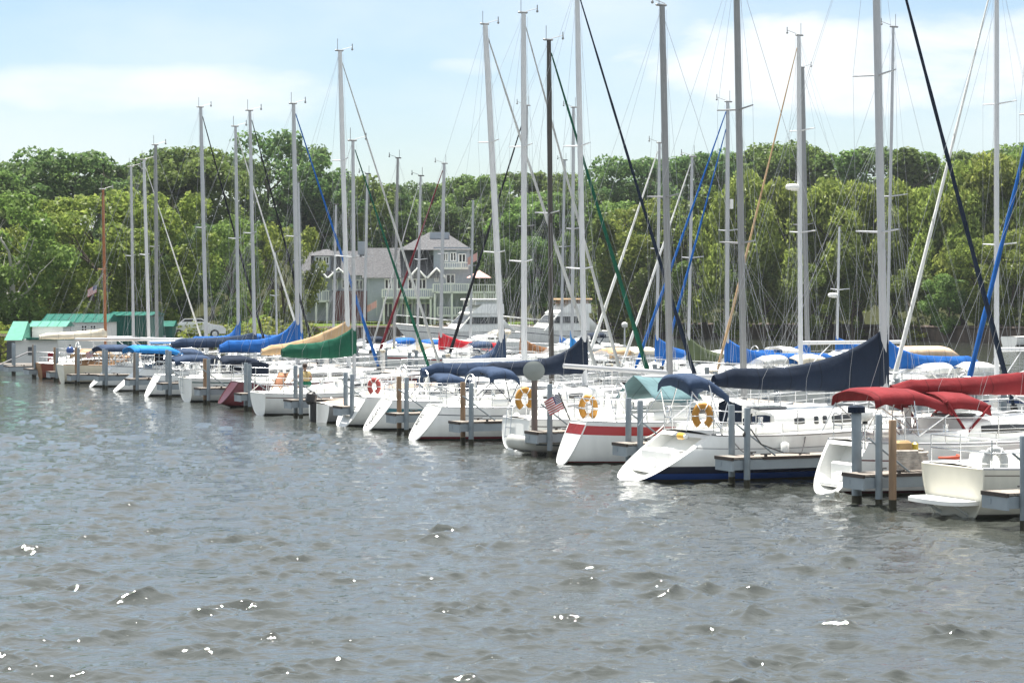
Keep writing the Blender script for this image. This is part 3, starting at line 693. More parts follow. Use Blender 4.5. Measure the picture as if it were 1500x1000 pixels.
def tree_proto(kind,seed,H=14.,W=5.,base=.18,ncl=46,lm='mid',style='round',bark=None,nleaf=150,size=.21,gap=.0):
    r=random.Random(seed); tk=MB(); cl=[]
    def limb(p,d,l,rad,lev):
        pts=[p]; q=p.copy(); dd=d.copy(); n=4
        for i in range(n):
            dd=(dd+Vector((r.uniform(-.22,.22),r.uniform(-.22,.22),r.uniform(-.02,.16)))).normalized(); q=q+dd*l/n; pts.append(q.copy())
        tk.tube(pts,[rad*(1-.72*i/n) for i in range(n+1)],7 if lev<2 else 5)
        if lev<2:
            for k in range(r.choice((3,4)) if lev==1 else 9):
                i=r.randint(1 if lev else 2,n); a=r.uniform(0,2*PI)
                nd=(dd*.55+Vector((math.cos(a),math.sin(a),r.uniform(.0,.65)))).normalized(); limb(pts[i],nd,l*r.uniform(.34,.52),rad*.42*(1-.1*i),lev+1)
        return pts
    tp=limb(Vector((0,0,-.3)),Vector((0,0,1)),H*.66,H*.022+.06,0)
    for k in range(ncl):
        u=r.random()**.85; a=r.uniform(0,2*PI); h=lerp(base,1,u)
        if style=='round': prof=math.sin(PI*min(1,.16+.84*(1-u)**.9))**.6 if u>.0 else 1
        elif style=='tall': prof=(1-u**2.2)*.75+.12
        elif style=='willow': prof=(1-u**2.6)*.95+.1
        else: prof=1-.5*u
        rr=W*prof*math.sqrt(r.uniform(.12,1)); c=(rr*math.cos(a),rr*math.sin(a),H*h-H*.05)
        if r.random()<gap: continue
        s=W*r.uniform(.20,.34)
        if style=='willow': cl.append((c,(s*.95,s*.95,s*1.1)))
        elif style=='tall': cl.append((c,(s*.72,s*.72,s*1.0)))
        else: cl.append((c,(s,s,s*.70)))
    cl.append(((0,0,H*.92),(W*.24,W*.24,H*.07)))
    me=crown_mesh('crown',cl,nleaf,size,3 if style=='willow' else .5,seed,LM[lm],.42 if style=='willow' else .66)
    e=empty('tree',(0,0,0)); tr=tk.build('trunk',bark or BARK,e)
    o=bpy.data.objects.new('crown',me); COL.objects.link(o); o.parent=e
    return e,H
PROTO={}
def P(kind,*a,**k): PROTO.setdefault(kind,[]).append(tree_proto(kind,*a,**k))
P('bright',11,lm='bright',W=5.4,base=.12,ncl=58); P('bright',12,lm='bright',W=5.0,base=.16,ncl=50)
P('mid',21,lm='mid',W=5.0,base=.2,ncl=54); P('mid',22,lm='mid',W=4.6,base=.15,ncl=46,style='tall'); P('mid',23,lm='mid',W=5.4,base=.22,ncl=60)
P('dark',31,lm='dark',W=5.2,base=.2,ncl=56); P('dark',32,lm='dark',W=4.6,base=.2,ncl=48,gap=.1)
P('poplar',41,lm='mid',W=4.0,base=.1,ncl=64,style='tall')
P('willow',51,lm='willow',W=5.2,base=.26,ncl=54,style='willow',nleaf=170,size=.24,gap=.12); P('willow',52,lm='willow',W=4.8,base=.24,ncl=48,style='willow',nleaf=170,size=.26,gap=.12)
P('olive',61,lm='olive',W=5.0,base=.12,ncl=56,nleaf=85,gap=.3); P('olive',62,lm='olive',W=4.6,base=.12,ncl=50,style='tall',nleaf=85,gap=.28)
P('sparse',71,lm='dark',W=4.4,base=.34,ncl=34,gap=.25,nleaf=120)
P('birch',81,lm='olive',W=4.6,base=.22,ncl=48,bark=BARKW)
P('shrub',91,lm='shrub',H=2.2,W=1.6,base=.05,ncl=22,size=.11,nleaf=330)
USED={}
NAMES={'bright':'broadleaf_tree','mid':'broadleaf_tree','dark':'broadleaf_tree','poplar':'poplar_tree','willow':'willow_tree','olive':'broadleaf_tree','sparse':'broadleaf_tree','birch':'birch_tree','shrub':'shrub'}
def tree(kind,px,Y,ytop,label,wf=1.0,group=None,var=None):
    x=kx(px)*Y; z=gz(x,Y) if Y>shore(x) else 0
    h=(zz(ytop+(9 if Y>=300 and px<900 else 0),Y)-z)*.95; lst=PROTO[kind]; i=USED.get(kind,0) if var is None else var; USED[kind]=USED.get(kind,0)+1
    src,H=lst[i%len(lst)]
    s=h/(H*1.0); rr=random.Random(int(px*7+Y))
    o=dup(src,(x,Y,z-.1),rr.uniform(0,2*PI),(s*wf,s*wf,s)); o.name=NAMES[kind]
    tag(o,label,'shrub' if kind=='shrub' else 'tree',group or ('shrubs on the bank' if kind=='shrub' else 'trees behind the marina')); return o
TREES=[ # kind, photo x of the crown, distance, photo y of its top, label, width factor
('birch',18,160,262,'pale trunked birch with olive leaves at the water behind the white shed',1.0),
('bright',132,168,270,'wide yellow-green tree directly behind the green-roofed shed',1.15),
('bright',228,172,266,'yellow-green tree rising behind the teal metal building',1.0),
('bright',70,176,292,'lower yellow-green tree between the birch and the wide yellow-green tree',.9),
('dark',105,222,208,'broad dark green tree with a flat spreading crown above the green-roofed shed',1.25),
('mid',48,228,228,'rounded green tree just beyond the birch with the pale trunk',1.0),
('mid',4,215,236,'green tree cut by the picture edge beyond the birch',.9),
('dark',183,236,228,'dark green tree in the back row behind the varnished wooden mast',.9),
('dark',240,236,210,'dark green tree in the back row between the wooden mast and tall grey mast',1.1),
('mid',287,232,206,'tall green tree behind the first tall mast with the black furled sail',1.05),
('dark',338,256,214,'dark green tree behind the pair of masts beside the bare branches',.95),
('olive',340,190,300,'thin olive tree with bare twigs behind the blue sail covers',.8),
('sparse',398,262,174,'tallest ragged tree with sky showing between its limbs',1.0),
('sparse',432,268,196,'ragged dark tree beside the tallest ragged tree',.8),
('bright',420,190,318,'light green drooping tree hiding the end of the grey house',.75),
('olive',366,184,350,'small olive tree on the bank beside the light green drooping tree',.8),
('dark',470,262,236,'dark green tree rising over the end gable of the grey house',.95),
('mid',512,266,246,'green tree over the grey house behind the mast with the tan sail cover',.9),
('dark',552,272,258,'dark green tree over the ridge of the grey house at the dip in the skyline',.9),
('mid',590,308,262,'hilltop tree above the chimney of the grey house',.9),('dark',628,312,252,'dark hilltop tree above the hipped roof of the grey house',.9),
('mid',668,316,245,'green hilltop tree between the house chimney and the leaning white mast',1.0),('mid',708,314,240,'hilltop tree crossed by the leaning white mast',1.0),
('dark',748,318,234,'dark hilltop tree beside the leaning white mast and the tall white mast',1.0),('mid',790,316,232,'hilltop tree behind the dark brown mast',1.0),
('mid',830,314,238,'hilltop tree behind the white mast with the navy furled sail',.9),('olive',868,306,252,'pale olive tree in the notch beside the dome shaped tree',.8),
('dark',924,300,220,'dome shaped dark tree standing up alone on the skyline',1.0),('mid',968,314,226,'hilltop tree crossed by the thick grey mast',.9),('dark',1006,312,214,'hilltop tree between the thick grey mast and the twin blue furled sails',1.0),
('mid',1046,312,212,'hilltop tree behind the twin blue furled sails',1.0),('dark',1084,308,214,'dark hilltop tree behind the tall grey mast beside the blue furled sails',.9),('mid',1122,306,202,'light crowned hilltop tree beside the tan furled sail',1.0),
('mid',1160,304,200,'high hilltop tree behind the pair of masts with the radar',1.0),('poplar',1205,302,212,'upright green tree on the skyline past the pair of masts with the radar',1.1),
('poplar',1244,300,208,'upright tree on the skyline midway to the mast of the blue-bottomed sloop',1.1),('dark',1278,304,202,'dark hilltop tree behind the mast of the blue-bottomed sloop',1.0),
('poplar',1322,300,203,'tallest upright tree past the mast of the blue-bottomed sloop',1.15),('poplar',1362,302,210,'upright tree crossed by the navy furled sail',1.1),('mid',1404,304,208,'round hilltop tree between the navy and the white furled sails',1.0),
('dark',1444,306,212,'dark hilltop tree behind the tall white mast on the far pier',1.0),('mid',1488,302,202,'hilltop tree at the picture edge past the tall white mast',1.0),('dark',1530,304,206,'hilltop tree past the picture edge',1.0),
('dark',575,280,300,'shaded tree at the foot of the hill behind the house roof',.9),('mid',622,278,284,'tree at the foot of the hill over the house dormers',.9),('dark',668,274,290,'dark tree at the foot of the hill beside the house balcony',.95),
('mid',716,270,284,'green tree beyond the house deck and its parasol',1.0),('dark',758,268,276,'dark tree on the slope beyond the first white cruiser',1.0),('mid',798,264,274,'green tree on the slope beyond the tan topped cruiser',1.0),
('dark',838,262,268,'dark tree on the slope behind the green furled sail',1.0),('mid',890,258,286,'green tree low on the slope below the dome shaped tree',1.0),
('dark',742,236,345,'low dark tree beside the house deck above the first white cruiser',.8),('dark',785,240,338,'low dark tree behind the tan topped cruiser',.85),('mid',832,238,330,'low green tree past the bow of the tan topped cruiser',.85),
('olive',884,234,305,'olive waterside tree behind the globe lamp post',.95),('bright',934,236,284,'light green waterside tree beside the globe lamp post',.9),('olive',982,234,276,'olive waterside tree behind the thick grey mast',.95),
('olive',1034,232,264,'olive waterside tree between the twin blue furled sails and the tall grey mast',.95),
('willow',1092,228,250,'yellow-green willow crossed by the tan furled sail',.9),('willow',1142,229,254,'yellow-green willow beside the pair of masts with the radar',.85),('olive',1175,236,282,'olive tree between the willows behind the pair of masts',.9),
('willow',1214,226,262,'broad willow behind the short mast with the small radar',1.05),('willow',1264,227,258,'willow just before the mast of the blue-bottomed sloop',.95),('willow',1312,226,262,'willow just past the mast of the blue-bottomed sloop',.95),
('willow',1364,226,264,'willow between the white and the navy furled sails',.95),('willow',1412,222,236,'tall willow behind the navy furled sail',.95),('willow',1462,221,214,'tallest willow behind the tall white mast on the far pier',1.1),('willow',1508,222,212,'willow at the picture edge',.95),
('bright',1430,213,338,'low bright leafy tree at the bank under the tallest willow',.85),('bright',1482,211,326,'bright leafy tree at the picture edge under the willows',.9),('mid',1385,214,396,'small bushy tree on the bank by the tan boat top',.9),
('olive',1250,221,380,'thicket tree with bare stems under the willow by the sloop mast',1.0),('olive',1330,219,385,'thicket tree with bare stems above the tan boat top',1.0),('olive',1120,224,372,'thicket tree with bare stems under the tan furled sail',1.0),('olive',1065,226,376,'thicket tree behind the blue sail covers',1.0),('olive',1000,228,378,'thicket tree low on the bank by the thick grey mast',1.0),('olive',1185,222,376,'thicket tree low on the bank by the pair of masts',1.0),('olive',940,229,388,'thicket tree low on the bank by the globe lamp post',.9),
('dark',262,190,330,'shaded tree behind the white parked car',.8),('dark',312,204,318,'shaded tree on the lawn beyond the white parked car',.85),('mid',175,190,320,'shaded green tree filling in behind the wooden mast',.9),('dark',20,190,330,'shaded tree behind the birch trunk',.9),
]
EX=[('willow',1565,222,216),('willow',1625,222,230),('bright',1690,220,250),('willow',1755,222,226),('olive',1820,222,250),('dark',1585,304,206),('mid',1650,304,204),('dark',1715,304,208),('mid',1785,304,206),('mid',-52,215,236),('bright',-62,178,285),('dark',-112,222,224),('bright',-150,184,280)]
ORD=['first','second','third','fourth','fifth','sixth','seventh','eighth','ninth']
for i,t in enumerate(EX): TREES.append((*t,f"{ORD[i if i<9 else i-9]} {'tree of the bank woods continuing past the right picture edge' if i<9 else 'tree of the woods continuing past the left picture edge'}",1.0))
for t in TREES: tree(*t)
SHR=[(385,176,470,'rounded yellow-green shrub on the bank by the blue sail covers'),(402,178,462,'tall yellow-green shrub above the blue sail cover'),(424,180,468,'yellow-green shrub beside the tall blue sail cover'),(448,190,474,'small yellow-green shrub behind the raised tan sail cover'),
(472,205,478,'low shrub at the house end of the lawn'),(355,172,472,'low yellow-green shrub beyond the white parked car'),(255,163,468,'rounded shrub beside the small teal roof'),(330,168,474,'shrub in front of the white parked car'),
(900,233,476,'low waterside bush under the globe lamp post'),(955,233,480,'low waterside bush behind the blue furled sails'),(1015,233,478,'low waterside bush by the olive sail cover'),(1075,232,480,'low waterside bush past the tan furled sail'),(1130,226,482,'low waterside bush under the willow'),(1200,224,482,'low waterside bush beside the pair of masts'),(1255,224,480,'low waterside bush before the sloop mast'),(1345,217,482,'low waterside bush past the sloop mast'),(4,152,470,'yellow flowering bush beside the white shed')]
for px,Y,yt,lb in SHR: tree('shrub',px,Y,yt,lb,1.5)
for lst in PROTO.values():
    for e,_ in lst:
        for c in list(e.children): bpy.data.objects.remove(c)
        bpy.data.objects.remove(e)

# ------------------------------------------------------------------ the grey house
SIDING=mat('grey_siding',(.34,.375,.43),.75,var=.08,scale=1.5,stretch=(1,1,8)); SHING=mat('grey_shingle',(.115,.115,.12),.95,var=.3,scale=5,bump=.4,bscale=10,spec=.05); TRIM=mat('white_trim',(.74,.74,.72),.55,var=.04); MAROONW=mat('maroon_wall',(.12,.035,.035),.8,var=.15)
CONC=mat('weathered_grey_wood',(.27,.27,.27),.9,var=.2,scale=4)
def house():
    Y=236; s=Y/F; e=empty('townhouse',at(600,Y,1.4),0,'grey three storey townhouse with shingled roofs and white balconies across the lawn','house')
    X=lambda px:(px-600)*s; Z=lambda py: zz(py,Y)-1.4
    wall=MB()
    wall.box(((X(538)+X(640))/2,4,(Z(404)+Z(470))/2),(X(640)-X(538),8,Z(404)-Z(470)))
    wall.box(((X(635)+X(688))/2,4.6,(Z(362)+Z(470))/2),(X(688)-X(635),9,Z(362)-Z(470)))
    wall.box(((X(446)+X(538))/2,5.2,(Z(402)+Z(470))/2),(X(538)-X(446),8,Z(402)-Z(470)))
    wall.box(((X(458)+X(482))/2,4,(Z(374)+Z(402))/2),(X(482)-X(458),5,Z(374)-Z(402)))
    wall.box(((X(628)+X(656))/2,5.2,(Z(339)+Z(380))/2),(X(656)-X(628),5,Z(339)-Z(380)))
    wall.box(((X(520)+X(532))/2,6,(Z(352)+Z(390))/2),(X(532)-X(520),3,Z(352)-Z(390)))
    w=wall.build('wall',SIDING,e)
    mw=MB(); mw.box(((X(487)+X(540))/2,1.0,(Z(426)+Z(470))/2),(X(540)-X(487),.8,Z(426)-Z(470))); mw.build('lower_wall',MAROONW,e)
    def gable(x0,x1,y0,y1,ze,zr,ov=.5,nm='roof'):
        r=MB(); ym=(y0+y1)/2
        r.add([(x0-ov,y0-ov,ze),(x1+ov,y0-ov,ze),(x1+ov,ym,zr),(x0-ov,ym,zr),(x1+ov,y1+ov,ze),(x0-ov,y1+ov,ze)],[(0,1,2,3),(3,2,4,5),(0,3,5),(1,4,2),(0,5,4,1)]); return r.build(nm,SHING,e)
    gable(X(538),X(640),-.2,8,Z(407),Z(362)); gable(X(446),X(538),1.2,9.2,Z(403),Z(366))
    def hip(x0,x1,y0,y1,ze,zr,ov=.5):
        r=MB(); xm=(x0+x1)/2; ym=(y0+y1)/2; q=(x1-x0)*.12
        r.add([(x0-ov,y0-ov,ze),(x1+ov,y0-ov,ze),(x1+ov,y1+ov,ze),(x0-ov,y1+ov,ze),(xm-q,ym,zr),(xm+q,ym,zr)],[(0,1,5,4),(1,2,5),(2,3,4,5),(3,0,4),(3,2,1,0)]); return r.build('roof',SHING,e)
    hip(X(590),X(686),.2,9,Z(366),Z(338)); hip(X(456),X(490),1.6,6.5,Z(374),Z(364),.4)
    for cx_,ww in((468,24),(497,30),(612,26),(640,28)):
        g=MB(); x0,x1=X(cx_-ww/2),X(cx_+ww/2); g.add([(x0,-.9,Z(407)),(x1,-.9,Z(407)),(X(cx_),-.9,Z(393)),(x0,2.5,Z(407)),(x1,2.5,Z(407)),(X(cx_),2.5,Z(393))],[(0,1,2),(0,2,5,3),(1,4,5,2),(0,3,4,1),(3,5,4)])
        o=g.build('gable',SHING,e); t=MB(); t.tube([(x0,-.93,Z(407)),(X(cx_),-.93,Z(393)),(x1,-.93,Z(407))],.12,4); t.build('bargeboard',TRIM,o)
    def win(px0,px1,py0,py1,y,panes=2,m=GLASS):
        f=MB(); x0,x1=X(px0),X(px1); z0,z1=Z(py1),Z(py0); t=.11
        for a in range(panes+1):
            xx=lerp(x0,x1,a/panes); f.box((xx,y-.04,(z0+z1)/2),(t,.12,z1-z0+t))
        for a in(z0,z1): f.box(((x0+x1)/2,y-.043,a),(x1-x0+t,.126,t))
        o=f.build('window',TRIM,e); g=MB(); g.box(((x0+x1)/2,y,(z0+z1)/2),(x1-x0-.02,.05,z1-z0-.02)); g.build('pane',m,o)
    for a in((564,574,409,423),(577,587,409,423),(598,610,409,423),(613,624,409,423)): win(*a,-.03)
    for a in((562,582,444,466),(588,604,444,466),(608,632,444,466)): win(*a,-.03,3)
    win(461,470,376,386,1.47);win(472,480,376,386,1.47);win(462,467,412,424,1.17);win(470,477,412,424,1.17);win(486,493,410,424,1.17);win(500,514,410,422,1.17,3);win(520,530,410,424,1.17)
    win(637,642,402,412,.07);win(654,666,402,415,.07);win(650,656,370,382,.07);win(660,668,370,382,.07);win(672,682,372,384,.07)
    for a in(615,622,631): win(a,a+4,352,360,2.66,1)
    def balc(px0,px1,pyt,pyb,y0,dep,posts=True,nm='balcony'):
        b=MB(); x0,x1=X(px0),X(px1); z1,z0=Z(pyt),Z(pyb)
        b.box(((x0+x1)/2,y0-dep/2,z0),(x1-x0,dep,.22)); b.box(((x0+x1)/2,y0-dep,z1),(x1-x0,.1,.1))
        n=int((x1-x0)/.22)
        for i in range(n+1): b.box((lerp(x0,x1,i/n),y0-dep,(z0+z1)/2),(.07 if i%8 else .16,.07,z1-z0))
        for xx in(x0,x1): b.box((xx,y0-dep/2,z1),(.1,dep,.1))
        if posts:
            for xx in(x0+.15,(x0+x1)/2,x1-.15): b.box((xx,y0-dep+.1,(z0+0)/2),(.2,.2,z0))
        b.build(nm,TRIM,e)
    balc(562,634,424,436,0,2.4); balc(446,482,426,441,1.2,2.0); balc(636,690,416,428,0,2.8,nm='deck'); balc(690,729,417,428,1.5,4,nm='deck'); balc(650,686,385,393,.1,1.6,False)
    balc(642,690,450,462,-.2,2.2,False)
    lt=MB()
    for i in range(16): x=lerp(X(692),X(728),i/15); lt.box((x,-2.4,(Z(430)+Z(455))/2),(.10,.08,Z(430)-Z(455)))
    lt.build('lattice_screen',TRIM,e)
    dk=MB(); dk.box(((X(562)+X(634))/2,-.1,0.4),(X(634)-X(562),.3,.8)); dk.build('hedge_bed',mat('box_hedge',(.03,.05,.015),.95,var=.4,scale=4,bump=1,bscale=6),e)
house()
def parasol():
    p=at(702,234,zz(428,234)); e=empty('patio_parasol',p,0,'pale pink patio parasol open on the house deck','parasol')
    c=MB(); n=8; c.loft([[(1.35*math.cos(2*PI*k/n),1.35*math.sin(2*PI*k/n),1.5) for k in range(n)],[(.06*math.cos(2*PI*k/n),.06*math.sin(2*PI*k/n),2.25) for k in range(n)]],smooth=False); c.build('shade',canvas('pale_pink',(.66,.42,.38)),e)
    q=MB(); q.tube([(0,0,0),(0,0,2.35)],.04,6); q.tube([(0,0,0),(0,0,.1)],.3,10); q.build('pole',TRIM,e)
parasol()
def flag(name,loc,label,cols='us',size=(.9,.55),staff=1.4,lean=0,group=None,wav=.08):
    e=empty(name,loc,0,label,'flag',group); q=MB(); d=Vector((math.sin(lean),0,math.cos(lean))); q.tube([(0,0,0),d*staff],.016,6); q.build('staff',BLACK if cols=='us' else TRIM,e)
    g=MB(); W,H=size; n=14; m=13
    side=-1 if lean>0 else 1
    def pt_(u,v): # hangs and ripples from the staff
        top=d*(staff-.04); p=top-d*(H*v)+Vector((-W*u*.82,0,-W*u*.45)); p.y+=wav*math.sin(u*7+v*2)*u; return p
    for j in range(m):
        mi=(1 if j%2 else 0)
        for i in range(n):
            c=2 if (cols=='us' and i<n*.42 and j<7) else mi
            g.add([pt_(i/n,j/m),pt_((i+1)/n,j/m),pt_((i+1)/n,(j+1)/m),pt_(i/n,(j+1)/m)],[(0,1,2,3)],c)
    fm=[canvas('flag_red',(.45,.03,.04)),canvas('flag_white',(.75,.74,.72)),canvas('flag_blue',(.03,.04,.16))] if cols=='us' else [canvas('pink_flag',(.70,.36,.36))]*3
    cl=g.build('cloth',fm,e); bm=bmesh.new(); bm.from_mesh(cl.data); bmesh.ops.remove_doubles(bm,verts=bm.verts,dist=.0005); bm.to_mesh(cl.data); bm.free()
    if cols=='us':
        s=MB()
        for a in range(6):
            for b_ in range(5):
                p=pt_(.04+.06*a,.05+.1*b_); s.box((p.x,p.y-.012,p.z),(.02,.006,.02))
        s.build('star_field',fm[1],cl)
    return e
flag('flag',at(552,232,zz(462,232)),'pink flag flying in front of the house lower wall','pink',(1.2,.7),1.6)
flag('flag',at(699,231,zz(392,231)),'pink flag hanging by the house deck above the parasol','pink',(1.2,.8),1.6)
flag('flag',at(142,146,zz(436,146)),'small striped flag flying beside the varnished wooden mast','us',(.75,.5),.9)

# ------------------------------------------------------------------ sheds, teal building, pier at the far end
SHED=mat('white_clapboard',(.66,.66,.63),.7,var=.06,scale=1.2,stretch=(1,1,12)); TEALR=mat('teal_metal_roof',(.010,.095,.072),.65,var=.25,scale=3,spec=.08); MINT=mat('mint_metal_roof',(.085,.26,.195),.65,var=.12,spec=.1); TEALW=mat('teal_metal_wall',(.010,.105,.082),.6,var=.25,scale=1.5,stretch=(3,1,.3))
def roofbox(e,x0,x1,y0,y1,ze,zr,m,ov=.25):
    r=MB(); ym=(y0+y1)/2
    r.add([(x0-ov,y0-ov,ze),(x1+ov,y0-ov,ze),(x1+ov,ym,zr),(x0-ov,ym,zr),(x1+ov,y1+ov,ze),(x0-ov,y1+ov,ze)],[(0,1,2,3),(3,2,4,5),(0,3,5),(1,4,2),(0,5,4,1)])
    n=int((x1-x0)/.45)
    for i in range(n+1):
        x=lerp(x0-ov,x1+ov,i/n); r.tube([(x,y0-ov,ze+.02),(x,ym,zr+.02)],.022,4)
    return r.build('roof',m,e)
def shed():
    Y=139; s=Y/F; X=lambda px:(px-48)*s; Z=lambda py: zz(py,Y)
    e=empty('boat_shed',at(48,Y,0),0,'white shed with pale mint green roof standing on the pier at the far end','shed')
    w=MB(); w.box(((X(10)+X(84))/2,1.6,(Z(497)+Z(536))/2),(X(84)-X(10),3.2,Z(497)-Z(536))); w.box(((X(36)+X(82))/2,3.4,(Z(478)+Z(500))/2),(X(82)-X(36),2.4,Z(478)-Z(500))); w.build('wall',SHED,e)
    r=MB(); r.add([(X(8),-.35,Z(498)),(X(34),-.35,Z(498)),(X(32),1.8,Z(471)),(X(10),1.8,Z(471)),(X(34),3.6,Z(498)),(X(8),3.6,Z(498))],[(0,1,2,3),(3,2,4,5),(0,3,5),(1,4,2),(0,5,4,1)]); r.build('porch_roof',MINT,e)
    roofbox(e,X(34),X(84),2.2,4.6,Z(479),Z(471),MINT,.15)
    t=MB(); t.box(((X(40)+X(110))/2,-.1,Z(496)),(X(110)-X(40),.5,.14)); t.build('eave_board',TEALR,e)
    d=MB(); d.box((X(44),-.02,Z(514)),(.24,.06,.5)); d.build('vent',mat('dark_door',(.05,.06,.07),.5),e); d=MB(); d.box((X(16),-.02,Z(518)),(.5,.08,1.5)); d.build('door',mat('dark_door',(.05,.06,.07),.5),e)
    Y2=147; s2=Y2/F
    e=empty('shed',at(115,Y2,0),0,'white shed with two pairs of square windows under a dark teal roof','shed'); X=lambda px:(px-115)*s2; Z=lambda py: zz(py,Y2)
    w=MB(); w.box((0,2.2,(Z(472)+Z(515))/2),(X(154)-X(76),4.2,Z(472)-Z(515))); w.build('wall',SHED,e); roofbox(e,X(64),X(154),.1,4.3,Z(472),Z(460),TEALR,.2)
    for px in(88,101,123,136):
        f=MB(); x=X(px); z=Z(481); wd=.36
        for a in(-1,0,1): f.box((x+a*wd/2*1.0,.07,z),(.05,.07,.44))
        for a in(-1,0,1): f.box((x,.073,z+a*.2),(wd+.05,.072,.05))
        o=f.build('window',TRIM,e); g=MB(); g.box((x,.09,z),(wd,.04,.42)); g.build('pane',GLASS,o)
    Y3=153; s3=Y3/F; e=empty('metal_shed',at(188,Y3,0),0,'teal green ribbed metal building behind the wooden mast','shed'); X=lambda px:(px-188)*s3; Z=lambda py: zz(py,Y3)
    w=MB(); xs=[lerp(X(158),X(221),i/60) for i in range(61)]
    w.sheet([[(x,-.06*(i%2),0) for i,x in enumerate(xs)],[(x,-.06*(i%2),Z(463)) for i,x in enumerate(xs)]],smooth=False); w.box((0,3.1,Z(463)/2),(X(221)-X(158)-.02,6,Z(463)-.05)); w.build('wall',TEALW,e); roofbox(e,X(158),X(221),0,6,Z(462),Z(457),TEALR,.1)
    Y4=160; s4=Y4/F; e=empty('small_shed',at(243,Y4,1.2),0,'small shed with bright teal roof beside the white parked car','shed'); X=lambda px:(px-243)*s4; Z=lambda py: zz(py,Y4)-1.2
    w=MB(); w.box((0,1,(Z(478))/2),(X(252)-X(234),1.8,Z(478))); w.build('wall',TEALW,e); roofbox(e,X(234),X(252),.1,1.9,Z(478),Z(470),TEALR,.15)
shed()
def parked_car():
    p=at(288,164,gz(kx(288)*164,164)); e=empty('parked_car',p,R(8),'white parked car with dark windows on the grass behind the masts','car')
    prof=[(-2.1,.35),(-2.15,.75),(-1.9,.98),(-1.35,1.05),(-.9,1.42),(.35,1.45),(1.0,1.05),(1.9,.9),(2.12,.7),(2.1,.35)]
    b=MB(); b.loft([[(x,y*(.86 if z>1.1 else 1),z) for x,z in prof] for y in(-.85,-.8,.8,.85)]); b.build('body',mat('white_car_paint',(.75,.75,.75),.2,coat=.5),e)
    for sd in(-1,1):
        g=MB(); g.add([(x,sd*.80,z) for x,z in((-1.25,1.07),(-.85,1.38),(-.25,1.40),(-.25,1.07))],[(0,1,2,3)]); g.add([(x,sd*.80,z) for x,z in((-.15,1.07),(-.15,1.40),(.3,1.40),(.88,1.07))],[(0,1,2,3)]); g.build('window',GLASS,e)
        for x in(-1.3,1.3):
            w=MB(); w.tube([(x,sd*.66,.33),(x,sd*.87,.33)],.33,14); wh=w.build('wheel',BLACK,e); w=MB(); w.tube([(x,sd*.87,.33),(x,sd*.885,.33)],.2,10); w.build('rim',STEEL,wh)
parked_car()
# ------------------------------------------------------------------ finger piers and pilings
PILEPX=[1483,1274,1083,929,798,684,590,511,437,363,303,247,199,154,113,82,50,20]
FS=[s_of(p) for p in PILEPX]
GALV=mat('blue_grey_steel',(.20,.235,.26),.5,metal=.25,var=.15,scale=3,bump=.15,bscale=25); BEAM=mat('blue_grey_paint',(.25,.29,.32),.55,var=.12,scale=2); WOODP=mat('raw_wood_piling',(.24,.16,.10),.9,var=.25,scale=4,bump=.4,bscale=10,stretch=(2,2,.3)); GREYW=mat('grey_wood_piling',(.19,.165,.14),.9,var=.25,scale=4,bump=.4,bscale=10,stretch=(2,2,.3)); PLANK=mat('pier_planks',(.27,.235,.20),.85,var=.25,scale=5,stretch=(8,1,1)); DARKW=mat('dark_bumper',(.05,.038,.032),.8,var=.2); SCUM=mat('waterline_growth',(.035,.033,.02),.9,var=.3)
NEARB=['cream sailboat with the swim platform','red-canopied sailboat','white sloop with blue bottom paint','sailboat with the red sheer stripe','sailboat towing the dinghy','sloop with the folding navy bimini','sloop with the lettered transom','tan covered motorboat','sailboat with the green sail cover','dark red hulled sailboat','sailboat with bright blue sail cover','sailboat with the small stern platform','sailboat under the bright blue bimini','sailboat under the faded navy bimini','cream sailboat with the blue ball','wooden masted sloop','sailboat nearest the teal building','white pier shed']
COLN={'s':('steel_piling','blue-grey steel',GALV),'w':('wooden_piling','raw brown wooden',WOODP),'g':('wooden_piling','weathered grey wooden',GREYW)}
def piling(loc,k,h,label,r=.072,cap=None):
    nm,_,m=COLN[k]; rr=random.Random(int(loc.x*100)); e=empty(nm,loc,0,label,'piling','pilings at the pier ends')
    tx,ty=rr.uniform(-.02,.02),rr.uniform(-.015,.015)
    p=MB(); p.tube([(0,0,-.6),(tx*.4,ty*.4,.16)],r*1.02,12); p.build('waterline_growth',SCUM,e)
    q=MB(); q.tube([(tx*.35,ty*.35,.13),(tx*.5,ty*.5,h*.5),(tx,ty,h-.02),(tx,ty,h)],[r,r,r,r*.86],12); q.build('shaft',m,e)
    if cap:
        c=MB(); c.tube([(tx,ty,h-.02),(tx,ty,h+.1)],[r*1.75,r*1.75],12); c.tube([(tx,ty,h+.1),(tx,ty,h+.13)],[r*1.7,r*1.2],12); c.build('cap',cap,e)
    return e
HT=[(1.72,'s'),(1.78,'s'),(1.78,'s'),(1.72,'s'),(1.95,'s'),(1.78,'s'),(1.78,'s'),(1.72,'s'),(1.8,'s'),(1.75,'s'),(1.8,'s'),(2.0,'s'),(1.8,'s'),(1.8,'s'),(1.8,'s'),(1.7,'s'),(1.75,'s'),(1.7,'s')]
SECOND={0:None,1:'x',5:'w',6:'w',4:'pole',10:'w',12:'g',13:'s',14:'w',15:'w',16:'g'}
